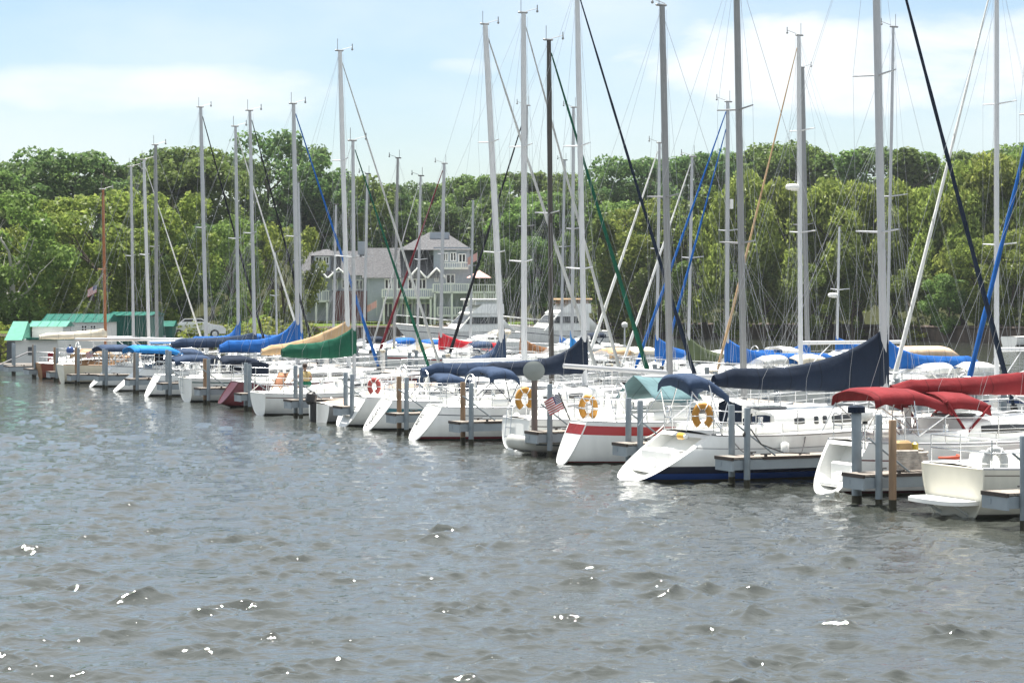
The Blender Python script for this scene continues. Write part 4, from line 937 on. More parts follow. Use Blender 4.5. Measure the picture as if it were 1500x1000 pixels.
for i,s0 in enumerate(FS):
    h,k=HT[i]; a=st(s0-.42,-.05); b_=st(s0+.42,.05); nb=NEARB[i]
    piling(a,'s' if i else 's',h*(1.06 if i in(1,) else 1),f'{COLN["s"][1]} piling, outer pier corner by the {nb}',.074,cap=None)
    k2=SECOND.get(i,'s')
    if k2=='pole' or k2 is None: continue
    if k2=='x': piling(st(s0-.66,.12),'w',1.78,f'raw wooden piling lashed beside steel by the {nb}',.08); continue
    piling(b_,k2,h*(1.02 if k2=='s' else 1.0),f'{COLN[k2][1]} piling, inner pier corner by the {nb}',.076)
# one extra wooden piling lashed beside, and a navy capped one at the red canopied boat
piling(st(FS[1]+.48,.0),'s',1.9,'tall steel piling with a navy cap by the red-canopied sailboat',.105,cap=NAVY)
for i,s0 in enumerate(FS):
    e=empty('finger_pier',st(s0,0),VA,f'grey finger pier beside the {NEARB[i]}','pier','finger piers between the boats')
    Ln=13.2; w=.72 if i<16 else 1.2; zt=.66 if i<14 else .5
    d=MB(); r=random.Random(i)
    nb=int(Ln/.15)
    for q in range(nb): d.box((-.35+q*.15+.07,0,zt-.02),(.135,w,.04+r.uniform(-.003,.003)))
    d.build('deck',PLANK,e)
    for sd in(-1,1): f=MB(); f.box((Ln/2-.35,sd*(w/2-.02),zt-.175),(Ln,.05,.22)); f.build('side_beam',BEAM,e)
    f=MB(); f.box((-.385,0,zt-.19),(.05,w+.06,.25)); f.box((-.41,.16,zt-.17),(.02,.12,.10)); f.build('end_plate',BEAM,e)
    f=MB(); f.box((-.40,0,zt-.035),(.06,w+.08,.075)); f.box((Ln/2,-(w/2+.012),zt-.035),(Ln-.8,.03,.065)); f.box((Ln/2,(w/2+.012),zt-.035),(Ln-.8,.03,.065)); f.build('bumper',DARKW,e)
    for x in(3.4,7.4,11.2):
        for sd in(-1,1): c=MB(); c.tube([(x,sd*.30,-.6),(x,sd*.30,zt-.06)],.075,8); c.build('support_post',GALV,e)
    for x in(.5,4.,7.5):
        for sd in(-1,1): c=MB(); c.tube([(x-.13,sd*.33,zt+.055),(x+.13,sd*.33,zt+.055)],.018,5); c.box((x,sd*.33,zt+.02),(.06,.05,.06)); c.build('cleat',BLACK,e)
    if i<12:
        b=MB(); b.tube([(-.30,-.40,zt+.75),(.75,-.33,zt+.02)],.022,5); b.build('brace',GALV,e)
# main dock behind the bows
md=MB(); Lm=125.
e=empty('main_dock',st(-12,13.6),math.atan2(U.y,U.x),'long planked main dock running behind the bows of the front row','dock')
md.box((Lm/2,0,.66),(Lm,1.8,.06)); md.build('deck',PLANK,e)
for sd in(-1,1): f=MB(); f.box((Lm/2,sd*.88,.50),(Lm,.06,.26)); f.build('side_beam',BEAM,e)
for q in range(31):
    for sd in(-1,1): f=MB(); f.tube([(q*4.1+.6,sd*.98,-.6),(q*4.1+.6,sd*.98,1.7)],.09,8); f.build('support_post',GALV,e)
for q in range(14):
    p=empty('power_pedestal',st(-6+q*8.1,13.0,.69),VA,f'white power pedestal on the main dock, one of the row behind the bows','pedestal','power pedestals on the main dock')
    b=MB(); b.box((0,0,.45),(.2,.2,.9),bev=.03); b.build('post',WHITE,p); b=MB(); b.box((0,0,.97),(.24,.24,.14),bev=.03); b.build('lamp_head',CREAMC,p)
# low cross pier at the far end
e=empty('cross_pier',at(30,134,0),0,'low grey pier running in front of the white shed at the far end','pier')
b=MB(); b.box((-3,0,.27),(16,1.6,.06)); b.build('deck',PLANK,e); b=MB(); b.box((-3,-.82,.12),(16,.06,.28)); b.build('side_beam',BEAM,e)
b=MB(); b.box((2.1,-.9,.55),(.5,.4,.9),bev=.03); b.build('dock_box',canvas('box_red',(.25,.02,.03)),e)
b=MB(); b.tube([(-1,-.6,.3),(.6,-.6,1.0)],.05,5); b.tube([(.6,-.6,1.0),(3.4,-.6,1.0)],.04,5); b.build('gangway',CONC,e)
# round sign pole by the dinghy
s0=FS[4]+.45
p=empty('sign_pole',st(s0,-.1),VA,'brown steel pole carrying an oval grey dish in front of the dinghy','pole')
b=MB(); b.tube([(0,0,-.6),(0,0,2.2)],.085,12); b.build('post',mat('rusty_grey_pole',(.17,.135,.12),.6,metal=.3,var=.2,stretch=(1,1,.3)),p)
b=MB(); b.loft([[(-.10-.06*(1-r_*r_),.30*r_*math.cos(a*PI/12),2.30+.27*r_*math.sin(a*PI/12)-.02) for a in range(24)] for r_ in(1,.85,.55,.05)]); b.loft([[(-.08,.30*r_*math.cos(a*PI/12),2.28+.27*r_*math.sin(a*PI/12)) for a in range(24)] for r_ in(1,.05)]); 
dish=b.build('dish',mat('grey_dish',(.27,.29,.27),.5,metal=.2,var=.08),p)
for o_ in[dish]: o_.rotation_euler=(0,0,R(55))
b=MB(); b.tube([(0,0,2.12),(-.08,0,2.3)],.05,6); b.build('bracket',BLACK,p)

# ------------------------------------------------------------------ the boats
WH=(.78,.78,.75)
def front(i,sternpx,ds=.5,**k):
    s=lerp(FS[i],FS[i+1],ds); t=t_of(sternpx,s); k['pos']=st(s,t)
    mp_=k.pop('mast_px',None); Y=None
    if mp_ is not None: k['mx']=t_of(mp_,s)-t
    Ym=R0.y+U.y*s+V.y*(t+k.get('mx',5))
    ty=k.pop('top',None)
    if ty is not None: k['H']=zz(ty,Ym)
    tx=k.pop('top_px',None)
    if tx is not None: k['rk']=(k['mx']-(t_of(tx,s)-t))/(k['H']-1.3)
    bp=k.pop('bow_px',None)
    if bp is not None: k['L']=max(k['mx']+2.2,t_of(bp,s)-t-.55)
    wp=k.pop('wpx',None)
    if wp is not None: k['mw']=wp*Ym/F/2
    jp=k.pop('jpx',None)
    if jp is not None: k['jibr']=jp*Ym/F/2
    bp=k.pop('boom_py',None)
    if bp is not None: k['bz']=zz(bp,Ym)
    bp=k.pop('boom_px',None)
    if bp is not None: k['bl']=k['mx']-(t_of(bp,s)-t)
    k.setdefault('fender',[.28,.55]); sailboat(k); return k
G='sailboats moored stern out in the front row'
front(0,1398,.5,label='cream sailboat at the picture edge with a swim platform and grey horseshoe buoy',L=10,mx=5.6,H=14,rs=-.05,tw=.66,fs=.95,fb=1.2,hullmat=hull_mat((.68,.65,.56),(.10,.09,.08),.06,stripe=(.20,.18,.15),band=(.10,.125)),transom=CREAM,platform=True,bl=0,spar='w',cabmat=CREAM,group=G,wheel=False,ks=-.1,ladder=False,panel=[(DUSTY,1.9,2.5,1.25,1.75,-.55)])
front(1,1207,.5,label='red-canopied white sailboat with a round-bottomed scoop stern',L=10.5,mx=6.2,H=15,rs=.55,tw=.52,fs=1.12,fb=1.3,hullmat=hull_mat(WH,(.045,.012,.015),.09,stripe=(.12,.03,.03),band=(.34,.37)),scoop=True,spar='w',bl=4.45,bz=zz(565,54.5),brise=.06,cover=(RED,.25,.55,2.0,.0),group=G,cab=(.285,.78),ch=.46,
  bimini=(RED,[.75,1.0,1.5,1.85,2.0,2.75],[2.22,2.30,2.30,2.28,2.27,2.02],.90),dodger=(RED,1.3,.62),wins=((.10,.34,.40,.78),(.42,.6,.42,.76)))
front(2,920,.5,label='white sloop with blue bottom paint and the big navy sail cover',mast_px=1296,top=-190,top_px=1280,bow_px=1468,wpx=15,jpx=9,rs=1.5,tw=.66,B=3.7,fs=1.05,fb=1.35,hullmat=hull_mat(WH,(.008,.012,.03),.34,(.012,.05,.21),stripe=(.33,.33,.33),band=(.27,.295)),scoop=True,ports=(.235,.285,.335),jib=NAVY,splev=[.33,.62],spar='l',boom_py=566,boom_px=1046,brise=.18,cover=(NAVY,.34,1.52,2.9,.14),group=G,cab=(.33,.74),ch=.46,
  bimini=(NAVYL,[1.2,1.3,1.55,1.85,2.15,2.3],[2.34,2.46,2.48,2.38,2.2,2.08],.80),panel=[(NAVY,2.35,2.75,1.25,1.85,-.2),(NAVY,2.75,3.25,1.2,1.75,.3),(NAVY,2.6,3.6,1.18,1.5,-.9)],wins=((.13,.20,.46,.76),(.265,.295,.42,.80),(.325,.355,.42,.80),(.39,.66,.40,.80)),rail=SPAR_G)
front(3,822,.5,label='white sailboat with a red sheer stripe and reverse transom',mast_px=1090,top=-60,top_px=1078,bow_px=1255,wpx=13,rs=.48,tw=.30,B=3.3,fs=1.08,fb=1.35,hullmat=hull_mat(WH,(.14,.018,.02),.06,stripe=(.42,.03,.03),band=(.10,.33)),transom=WHITE,tband=(RED,.08,.20,.33),spar='g',boom_py=551,boom_px=940,cover=None,group=G,splev=[.36,.66],awning=(TEALC,2.1,3.6,zz(546,61),.62),cab=(.36,.72))
front(4,752,.5,label='sailboat with a plumb white stern towing the grey dinghy',mast_px=982,top=10,top_px=970,bow_px=1150,wpx=13,rs=.12,tw=.62,B=3.0,fs=.86,fb=1.1,hullmat=hull_mat(WH,(.02,.02,.02),.05,stripe=(.03,.03,.03),band=(.16,.19)),spar='g',boom_py=546,boom_px=826,brise=.25,cover=None,group=G,cab=(.38,.74),vane=-1,ladder=True)
front(5,605,.5,label='white sloop with a navy folding bimini and dark red bottom',mast_px=857,top=-25,top_px=845,bow_px=1012,wpx=10.5,jpx=7,rs=.72,tw=.36,B=3.5,fs=.98,fb=1.25,hullmat=hull_mat(WH,(.16,.018,.028),.10,stripe=(.10,.11,.12),band=(.21,.24)),jib=NAVY,jib2=None,splev=[.30,.60],spar='w',boom_py=543,boom_px=706,cover=(NAVY,.30,1.28,4.5,.05),group=G,cab=(.40,.76),ch=.40,script=3,side=.45,
  bimini=(NAVYL,[2.1,2.25,2.6,2.95,3.1],[2.0,2.14,2.17,2.10,1.95],1.0),bframe=NAVY,vane=-1)
front(6,537,.5,label='white sloop with black lettering down its transom and a brown mast',mast_px=808,top=60,top_px=804,bow_px=945,wpx=10,jpx=8,rs=.75,tw=.36,B=3.1,fs=.95,fb=1.2,hullmat=hull_mat(WH,(.02,.02,.025),.07,stripe=(.03,.13,.15),band=(.24,.42)),jib=GREEN,spar='b',boom_py=545,boom_px=617,cover=(NAVYL,.36,.5,4,.03),group=G,cab=(.36,.72),ch=.42,script=11,side=.1,splev=[.5],vane=1,
  bimini=(NAVYL,[2.1,2.3,2.8,3.2],[1.70,1.80,1.80,1.66],.95),bframe=NAVY,panel=[(NAVYL,3.1,3.7,1.15,1.6,-.3)])
front(8,381,.5,label='small white sailboat with a green sail cover and a person in its cockpit',mast_px=519,top=207,top_px=517,bow_px=632,wpx=7,jpx=5.5,rs=-.12,tw=.66,B=2.6,fs=.78,fb=.98,hullmat=hull_mat(WH,(.05,.05,.05),.05,stripe=(.12,.05,.04),band=(.12,.15)),jib=GREEN,spar='l',boom_py=517,boom_px=413,cover=(GREEN,.36,1.05,3.4,.22),group=G,cab=(.5,.8),ch=.35,wheel=False)
front(9,318,.5,label='dark red hulled sailboat with a long sloping transom and tan sail cover',mast_px=511,top=76,top_px=498,bow_px=638,wpx=9,jpx=5,rs=.75,tw=.32,B=3.2,ks=.22,fs=.98,fb=1.2,hullmat=hull_mat((.12,.012,.018),(.03,.008,.01),.08),transom=mat('red_gelcoat',(.065,.006,.010),.3,var=.04),jib=GREYC,spar='w',boom_py=512,boom_px=384,brise=-.1,cover=(TAN,.30,1.25,2.1,.0),group=G,cab=(.38,.74),splev=[.36,.66],panel=[(NAVY,.9,1.9,1.2,1.8,-.6)])
front(10,274,.5,label='white sailboat with a plumb stern and the bright blue sail cover',mast_px=437,top=153,top_px=430,bow_px=548,wpx=8,jpx=5.5,rs=-.1,tw=.64,B=3.0,fs=.95,fb=1.15,hullmat=hull_mat((.66,.68,.66),(.02,.05,.05),.05,stripe=(.04,.10,.10),band=(.12,.17)),jib=BLUE,spar='l',boom_py=512,boom_px=322,cover=(BLUE,.42,1.55,5,.02),group=G,cab=(.40,.74),bimini=(NAVY,[1.2,1.5,2.3,2.9],[1.75,1.86,1.86,1.7],1.0),panel=[(NAVY,1.6,3.0,1.1,1.6,-.7)],ladder=True,splev=[.5])
front(11,215,.5,label='white sailboat with a small lifted stern platform and navy canvas',mast_px=374,top=163,top_px=366,bow_px=458,wpx=6.5,jpx=4.5,rs=.55,tw=.4,B=2.9,fs=.9,fb=1.1,hullmat=hull_mat(WH,(.03,.03,.04),.08,stripe=(.04,.07,.11),band=(.24,.34)),jib=BLKC,spar='l',boom_py=505,boom_px=252,cover=(NAVYL,.32,.6,4,.02),group=G,cab=(.38,.72),bimini=(NAVYL,[1.0,1.5,2.4,3.2],[1.65,1.78,1.78,1.5],1.0),dodger=(NAVY,1.0,.45),panel=[(NAVY,2.4,3.4,1.1,1.5,-.7)])
front(12,169,.5,label='white sailboat with a narrow sloping transom and a bright blue bimini',mast_px=350,top=186,top_px=345,bow_px=442,wpx=6,jpx=4,rs=1.15,tw=.38,B=3.0,fs=1.0,fb=1.2,hullmat=hull_mat(WH,(.03,.03,.04),.07,stripe=(.04,.07,.11),band=(.28,.42)),jib=WHITEC,spar='l',boom_py=500,boom_px=220,cover=(BLUE,.25,1.3,9,.0,.45),group=G,cab=(.38,.72),bimini=(SKYB,[.6,.9,2.4,2.9],[1.98,2.08,2.02,1.8],1.1),dodger=(NAVYL,1.2,.5),panel=[(NAVY,1.7,2.1,1.1,1.75,-.5)])
front(13,133,.5,label='white sailboat with a narrow sloping transom and a faded navy bimini',mast_px=303,top=158,top_px=294,bow_px=388,wpx=7,jpx=4.5,rs=1.05,tw=.36,B=3.0,fs=.95,fb=1.15,hullmat=hull_mat(WH,(.05,.05,.05),.07),jib=BLKC,spar='l',boom_py=498,boom_px=206,brise=.1,cover=None,group=G,cab=(.38,.72),bimini=(NAVYL,[.3,.6,1.6,2.0],[1.9,2.0,2.0,1.85],1.05),panel=[(NAVY,2.4,3.0,1.1,1.75,-.3)])
front(14,92,.5,label='cream sailboat with brown wood trim and a blue ball on its stern rail',mast_px=230,top=213,top_px=228,bow_px=330,wpx=6.5,rs=-.15,tw=.5,B=2.9,fs=.9,fb=1.15,hullmat=hull_mat((.66,.61,.48),(.05,.04,.03),.06),transom=CREAM,cabmat=TEAK,rail=TEAK,teakc=True,spar='g',boom_py=496,boom_px=110,cover=None,group=G,wheel=False,cab=(.36,.7),bimini=(canvas('khaki',(.35,.25,.16)),[.6,1.0,2.0,2.6],[1.55,1.68,1.66,1.4],.95))
front(14,118,.98,label='white sailboat with an ivory mast wedged in beside the cream sailboat',mast_px=219,top=235,top_px=211,bow_px=300,wpx=6,rs=.4,tw=.5,B=2.6,fs=.85,fb=1.05,hullmat=hull_mat(WH,(.05,.05,.05),.06),spar='w',boom_py=497,boom_px=130,cover=None,group=G,jib=WHITEC,jpx=3,cab=(.38,.72))
front(15,60,.8,label='varnished sloop with a short wooden mast and cream furled mainsail',mast_px=155,top=278,top_px=151,bow_px=230,wpx=5.5,rs=-.2,tw=.45,B=2.6,fs=.8,fb=1.05,hullmat=hull_mat((.20,.05,.03),(.05,.02,.015),.06),transom=TEAK,cabmat=TEAK,spar='v',boom_py=492,boom_px=58,brise=-.05,cover=(CREAMC,.22,.42,2,.06),group=G,wheel=False,cab=(.4,.7),spr=1)
front(16,75,.5,label='white sailboat with a slim grey mast nearest the teal metal building',mast_px=196,top=245,top_px=192,bow_px=280,wpx=5,rs=.4,tw=.5,B=2.8,fs=.9,fb=1.1,hullmat=hull_mat(WH,(.05,.05,.05),.06),spar='l',boom_py=494,boom_px=100,cover=None,group=G,cab=(.38,.72))
# two more tucked behind the covered motorboat
front(7,500,.0,label='sailboat with a tall white mast and long bare white boom behind the covered motorboat',mast_px=768,top=20,top_px=767,bow_px=905,wpx=11,jpx=6,rs=.6,tw=.6,B=2.9,fs=.95,fb=1.15,hullmat=hull_mat(WH,(.03,.03,.04),.07),jib=GREYC,spar='w',boom_py=527,boom_px=650,cover=None,group=G,cab=(.38,.74),splev=[.33,.64])
front(7,520,.98,label='sailboat whose white mast leans, with a short blue sail cover raised at the mast',mast_px=738,top=38,top_px=711,bow_px=872,wpx=11.5,jpx=7,rs=.6,tw=.6,B=2.7,fs=.9,fb=1.1,hullmat=hull_mat(WH,(.03,.05,.12),.07),jib=GREYC,spar='w',boom_py=527,boom_px=650,cover=(NAVYL,.16,1.3,3.2,.0,.45),group=G,cab=(.38,.74),splev=[.36,.67],vane=1)
# rows behind the main dock
G2='sailboats moored beyond the main dock'
def back(px,t,label,top,flip=True,bow=None,**k):
    s=s_of(px,t); Ym=R0.y+U.y*s+V.y*t; sg=-1 if flip else 1
    k['H']=zz(top,Ym); k['mx']=k.get('mx',5.2)
    tx=k.pop('top_px',None)
    if tx is not None: k['rk']=sg*(t-t_of(tx,s))/(k['H']-1.3)
    k['pos']=st(s,t-sg*k['mx'])
    if bow is not None: k['L']=max(k['mx']+2.0,k['mx']+sg*(t_of(bow,s)-t)-.5)
    wp=k.pop('wpx',None)
    if wp: k['mw']=wp*Ym/F/2
    jp=k.pop('jpx',None)
    if jp: k['jibr']=jp*Ym/F/2
    bp=k.pop('boom_py',None)
    if bp: k['bz']=zz(bp,Ym)
    bp=k.pop('boom_px',None)
    if bp: k['bl']=abs(t-t_of(bp,s))
    k.setdefault('hullmat',hull_mat(WH,(.03,.04,.07),.08)); k.setdefault('wheel',True)
    r=random.Random(px)
    if not k.get('far'):
        k.setdefault('dodger',(r.choice([NAVY,NAVYL,WHITEC,CREAMC,TAN,GREYC]),1.2,.5)); k.setdefault('fender',[.3,.55])
        if r.random()<.6: k.setdefault('bimini',(r.choice([NAVY,WHITEC,CREAMC,GREYC]),[.8,1.1,1.9,2.3],[1.75,1.85,1.85,1.7],.95))
    else: k.setdefault('dodger',(r.choice([NAVY,BLUE,CREAMC]),1.2,.5))
    k.update(label=label,flip=flip,group=G2); sailboat(k)
HB=hull_mat(WH,(.02,.03,.08),.09,stripe=(.02,.05,.16),band=(.10,.20)); HR=hull_mat(WH,(.12,.02,.02),.08,stripe=(.30,.03,.03),band=(.10,.18)); HN=hull_mat((.02,.03,.07),(.3,.3,.3),.10); HG=hull_mat(WH,(.02,.06,.05),.08)
back(1576,21,'sailboat past the picture edge whose bright blue furled sail crosses the navy one',-160,bow=1425,jib=BLUE,jpx=8,wpx=10,cover=(NAVYL,.3,1.1,4,.05),spar='l',hullmat=HB)
back(1460,21,'white masted sailboat on the far pier with a white furled sail leaning over',-60,bow=1316,top_px=1460,jib=WHITEC,jpx=7,wpx=9.5,cover=None,bl=3.6,boom_py=512,spar='w',hullmat=HG,splev=[.33,.66])
back(1299,21,'sailboat hidden behind the big navy cover, its bright blue sail cover trailing to the side',40,bow=1150,wpx=6,cover=(BLUE,.36,1.1,5,.02),boom_py=537,boom_px=1432,spar='l',hullmat=HB)
back(1173,20.5,'white masted sailboat with a radar dome and a tan furled sail',53,bow=1058,top_px=1170,jib=TAN,jpx=4.5,wpx=9,cover=None,boom_py=502,boom_px=1325,spar='w',radar=.55,splev=[.42,.72],hullmat=HR)
back(1183,33.5,'grey masted sailboat standing close beside the one with the radar dome',100,False,bow=1318,wpx=9.5,cover=(BLUE,.34,.9,5,.05),boom_py=522,boom_px=1095,spar='g',splev=[.46])
back(1065,21,'sailboat with twin bright blue furled sails and a blue sail cover',150,bow=938,top_px=1066,jib=BLUE,jib2=BLUE,jib2dx=1.25,jpx=5.5,wpx=8,cover=(BLUE,.36,1.15,6,.03),boom_py=531,boom_px=1225,spar='l',mastbox=.62,hullmat=HB)
back(1008,20.5,'sailboat with a short grey mast and an olive sail cover',230,bow=918,jib=WHITEC,jpx=5,wpx=6,cover=(OLIVE,.22,1.1,3,.0),boom_py=529,boom_px=1100,spar='l',hullmat=HG)
back(962,22,'sailboat with a slim mast, white furled sail and blue cover behind the thick grey mast',210,bow=866,top_px=966,jib=WHITEC,jpx=6,wpx=6,cover=(BLUE,.36,1.2,4,.0),boom_py=528,boom_px=1062,spar='l',hullmat=HB)
back(838,21,'sailboat with a slim mast and short blue cover behind the navy covered sloop',158,bow=745,top_px=840,wpx=6.5,cover=(SKYB,.30,1.3,2.2,.0,.72),boom_py=523,boom_px=930,spar='l',hullmat=HB)
back(764,21,'sailboat with a black furled sail whose grey mast stands against the tall white one',155,bow=664,wpx=6.5,jib=BLKC,jpx=5.5,cover=(BROWNC,.25,.9,3,.0),boom_py=520,boom_px=850,spar='g',hullmat=HN)
back(645,21,'sailboat with a dark red furled sail and a bright red sail cover',240,bow=562,jib=MAROON,jpx=4.5,wpx=6.5,cover=(canvas('bright_red',(.45,.02,.03)),.34,1.0,3,.0),boom_py=512,boom_px=735,spar='l',hullmat=HR)
back(611,21,'sailboat with a slim grey mast and grey furled sail beside the house wall',258,bow=568,jib=GREYC,jpx=3,wpx=5,cover=(CREAMC,.25,.5,3,.0),boom_py=513,boom_px=680,spar='l',far=True)
back(577,21,'sailboat with a grey mast topping out over the house roof',232,bow=500,wpx=5.5,cover=(YELC,.25,.5,3,.0),boom_py=520,boom_px=660,spar='g',far=True)
back(533,21,'sailboat with a slim mast before the house end wall',255,bow=470,wpx=5,cover=None,boom_py=505,boom_px=590,spar='l',far=True)
back(488,21,'sailboat with a short pale mast left of the tan sail cover mast',300,bow=440,wpx=4.5,cover=None,boom_py=503,boom_px=540,spar='l',far=True)
back(442,21,'sailboat with a short slim mast behind the tall bright blue cover',268,False,bow=545,wpx=4.5,cover=(BLUE,.25,.8,4,.0),boom_py=500,boom_px=390,spar='l',far=True)
back(406,21,'little sailboat with the shortest mast by the shrubs',370,False,bow=450,wpx=3.5,cover=(NAVY,.2,.4,3,.0),boom_py=498,boom_px=370,spar='l',far=True,mx=3.2,B=2.2)
back(822,40,'distant sailboat with a slim mast beside the tan topped cruiser',235,bow=770,wpx=5,cover=(BLUE,.3,1.0,3,.0),boom_py=512,boom_px=880,spar='l',far=True)
back(689,40,'distant sailboat with a short mast before the house deck',293,bow=640,wpx=4.5,cover=(WHITEC,.25,.5,3,.0),boom_py=508,boom_px=740,spar='l',far=True)
back(1226,40,'distant motorsailer with a short mast and small radar',332,bow=1150,wpx=5,cover=(BLUE,.3,.8,4,.0),boom_py=513,boom_px=1300,spar='w',radar=.45,far=True,splev=[.5])
# ------------------------------------------------------------------ powerboats
def motorboat_hull(e,L,B,f0,f1,hm,name='hull'):
    S=dict(L=L,B=B,fs=f0,fb=f1,rs=.05,rb=.9,tw=.92,ks=-.2); f,b,kz,pt=hull_fn(S); mb=MB(); below=[]; rg=[]
    P=[(i/16)**1.1 for i in range(17)]
    for p in P:
        r=[pt(p,PI/2*j/8,1) for j in range(9)]+[pt(p,PI/2*j/8,-1) for j in range(7,-1,-1)]; rg.append(r); below+=[f(p)-v.z for v in r]
    mb.loft(rg,closed=False,caps=False); mb.attr={'below':below}; h=mb.build(name,hm,e)
    t=MB(); t.add(rg[0],[tuple(range(len(rg[0])))]); t.build('transom',WHITE,e)
    d=MB(); d.sheet([[(pt(p,0,1).x,b(p)*q,f(p)-.004+.05*(1-q*q)) for q in(-1,-.5,0,.5,1)] for p in P]); d.build('deck',DECK,e)
    r=MB()
    for sd in(1,-1): r.tube([pt(p,0,sd)+Vector((0,0,-.05)) for p in P],.035,5)
    r.build('rub_rail',SPAR_G,e); return f,b,pt
# tan covered outboard boat in the front row
s0=lerp(FS[7],FS[8],.5); pos=st(s0,t_of(466,s0))
e=empty('motorboat',pos,VA,'low grey motorboat under a dusty tan cover with a black outboard','motorboat')
motorboat_hull(e,6.0,2.3,.62,.85,hull_mat((.22,.23,.24),(.03,.03,.03),.06))
c=MB(); g=[]
for i in range(16):
    u=i/15; x=lerp(.25,5.0,u); h=.70+.66*sstep(.02,.75,u)*(1-.45*sstep(.80,1,u)); wd=1.10*(1-.35*sstep(.7,1,u))
    if i==0: h=.62
    g.append([(x,wd*q,.58+(h-.58)*max(0,1-abs(q)**3.2)+.03*noise.noise(Vector((x*2,q*2,1)))) for q in(-1,-.97,-.8,-.55,-.25,0,.25,.55,.8,.97,1)])
c.sheet(g,.02); c.build('boat_cover',DUSTY,e)
o=MB(); o.box((-.25,0,.82),(.36,.32,.46),bev=.10,rot=Matrix.Rotation(R(12),3,'Y')); o.box((-.18,0,.35),(.2,.16,.85),bev=.03); o.box((-.22,0,-.08),(.5,.10,.1)); o.build('outboard_motor',BLACK,e)
def cruiser(px,Y,label,L,flip,top,tan):
    p=at(px,Y,0); e=empty('motor_yacht',p,VA+(PI if flip else 0),label,'motor yacht'); B=3.2; e.scale=(.9,.9,.92)
    f,b,pt=motorboat_hull(e,L,B,1.5,2.3,hull_mat((.75,.75,.74),(.02,.02,.03),.22,stripe=(.02,.025,.05),band=(.55,.62)))
    def house_(name,x0,x1,w,z0,z1,rk0,rk1,m):
        mb=MB(); mb.loft([[(x0,-w,z0),(x1,-w*.9,z0),(x1,w*.9,z0),(x0,w,z0)],[(x0+rk0*.5,-w*.97,(z0+z1)/2),(x1-rk1*.5,-w*.86,(z0+z1)/2),(x1-rk1*.5,w*.86,(z0+z1)/2),(x0+rk0*.5,w*.97,(z0+z1)/2)],[(x0+rk0,-w*.92,z1),(x1-rk1,-w*.8,z1),(x1-rk1,w*.8,z1),(x0+rk0,w*.92,z1)]],smooth=False); return mb.build(name,m,e)
    h=house_('deckhouse',L*.22,L*.66,1.75,1.55,3.15,0,1.6,WHITE)
    for sd in(-1,1):
        g=MB(); g.add([(L*.27,sd*1.71,2.25),(L*.27,sd*1.69,2.85),(L*.53,sd*1.50,2.85),(L*.58,sd*1.60,2.25)],[(0,1,2,3)]); g.build('side_window',GLASS,h).location.y=sd*.05
    g=MB(); g.add([(L*.66-.72,-1.3,2.3),(L*.66-.72,1.3,2.3),(L*.66-1.45,1.25,2.98),(L*.66-1.45,-1.25,2.98)],[(0,1,2,3)]); g.build('windscreen',GLASS,h).location.x=.06
    fb=house_('flybridge',L*.20,L*.52,1.7,3.15,4.0,.0,1.2,WHITE)
    for sd in(-1,1): w=MB(); w.sheet([[(L*.08,sd*1.52,1.5),(L*.22,sd*1.5,1.5)],[(L*.26,sd*1.62,3.2),(L*.36,sd*1.62,3.2)]],.06); w.build('side_wing',WHITE,e)
    if tan:
        en=house_('flybridge_enclosure',L*.21,L*.46,1.5,4.0,top-.25,.1,.5,mat('clear_curtains',(.30,.24,.20),.25,var=.3,scale=1.5,stretch=(3,3,.5))); t=MB(); t.box((L*.33,0,top-.15),(L*.30,3.2,.2),bev=.08); t.build('bimini',TAN,e)
    else:
        t=MB(); t.box((L*.36,0,top-.1),(L*.28,3.1,.18),bev=.06); t.build('hardtop',WHITE,e); pr=MB()
        for x in(L*.24,L*.47):
            for sd in(-1,1): pr.tube([(x,sd*1.4,3.9),(x,sd*1.35,top-.1)],.06,6)
        pr.build('hardtop_post',WHITE,e)
        cu=MB(); cu.box((L*.36,0,(3.9+top-.2)/2),(L*.24,2.6,top-.25-3.9)); cu.build('curtain',mat('pale_curtain',(.50,.52,.50),.4,var=.15),e)
    r=MB(); P=[.45,.55,.65,.75,.85,.93,1.0]
    for sd in(-1,1):
        r.tube([pt(p,0,sd)+Vector((0,-sd*.06,.75)) for p in P],.025,5)
        for p in P: r.tube([pt(p,0,sd)+Vector((0,-sd*.06,0)),pt(p,0,sd)+Vector((0,-sd*.06,.75))],.02,5)
    r.build('bow_rail',STEEL,e)
cruiser(757,186,'white flybridge cruiser with a hard top moored before the house',10,True,zz(437,186)/.92,False)
cruiser(884,192,'white cruiser with a tan topped enclosed flybridge beside the bank',10.5,True,zz(436,192)/.92,True)
# small launch with tan bimini at the right
s_=s_of(1350,34); e=empty('motorboat',st(s_,31),VA,'small white launch under a long tan boat top near the right bank','motorboat')
motorboat_hull(e,6.5,2.5,.75,1.05,hull_mat(WH,(.05,.05,.06),.08)); z1=zz(507,R0.y+U.y*s_+V.y*34)
canopy_mb([1.0,1.5,2.6,3.9,4.3],[z1-.22,z1,z1+.02,z1,z1-.25],1.2,.22,edge=.25).build('bimini',canvas('pale_tan',(.58,.43,.30)),e)
r=MB()
for x in(1.3,3.9):
    for sd in(-1,1): r.tube([(x,sd*1.15,z1-.3),(x+.2,sd*1.1,.8)],.02,5)
r.build('bimini_frame',STEEL,e); c=MB(); c.box((3.9,0,1.2),(1.6,1.7,.6),bev=.15); c.build('console',WHITE,e)
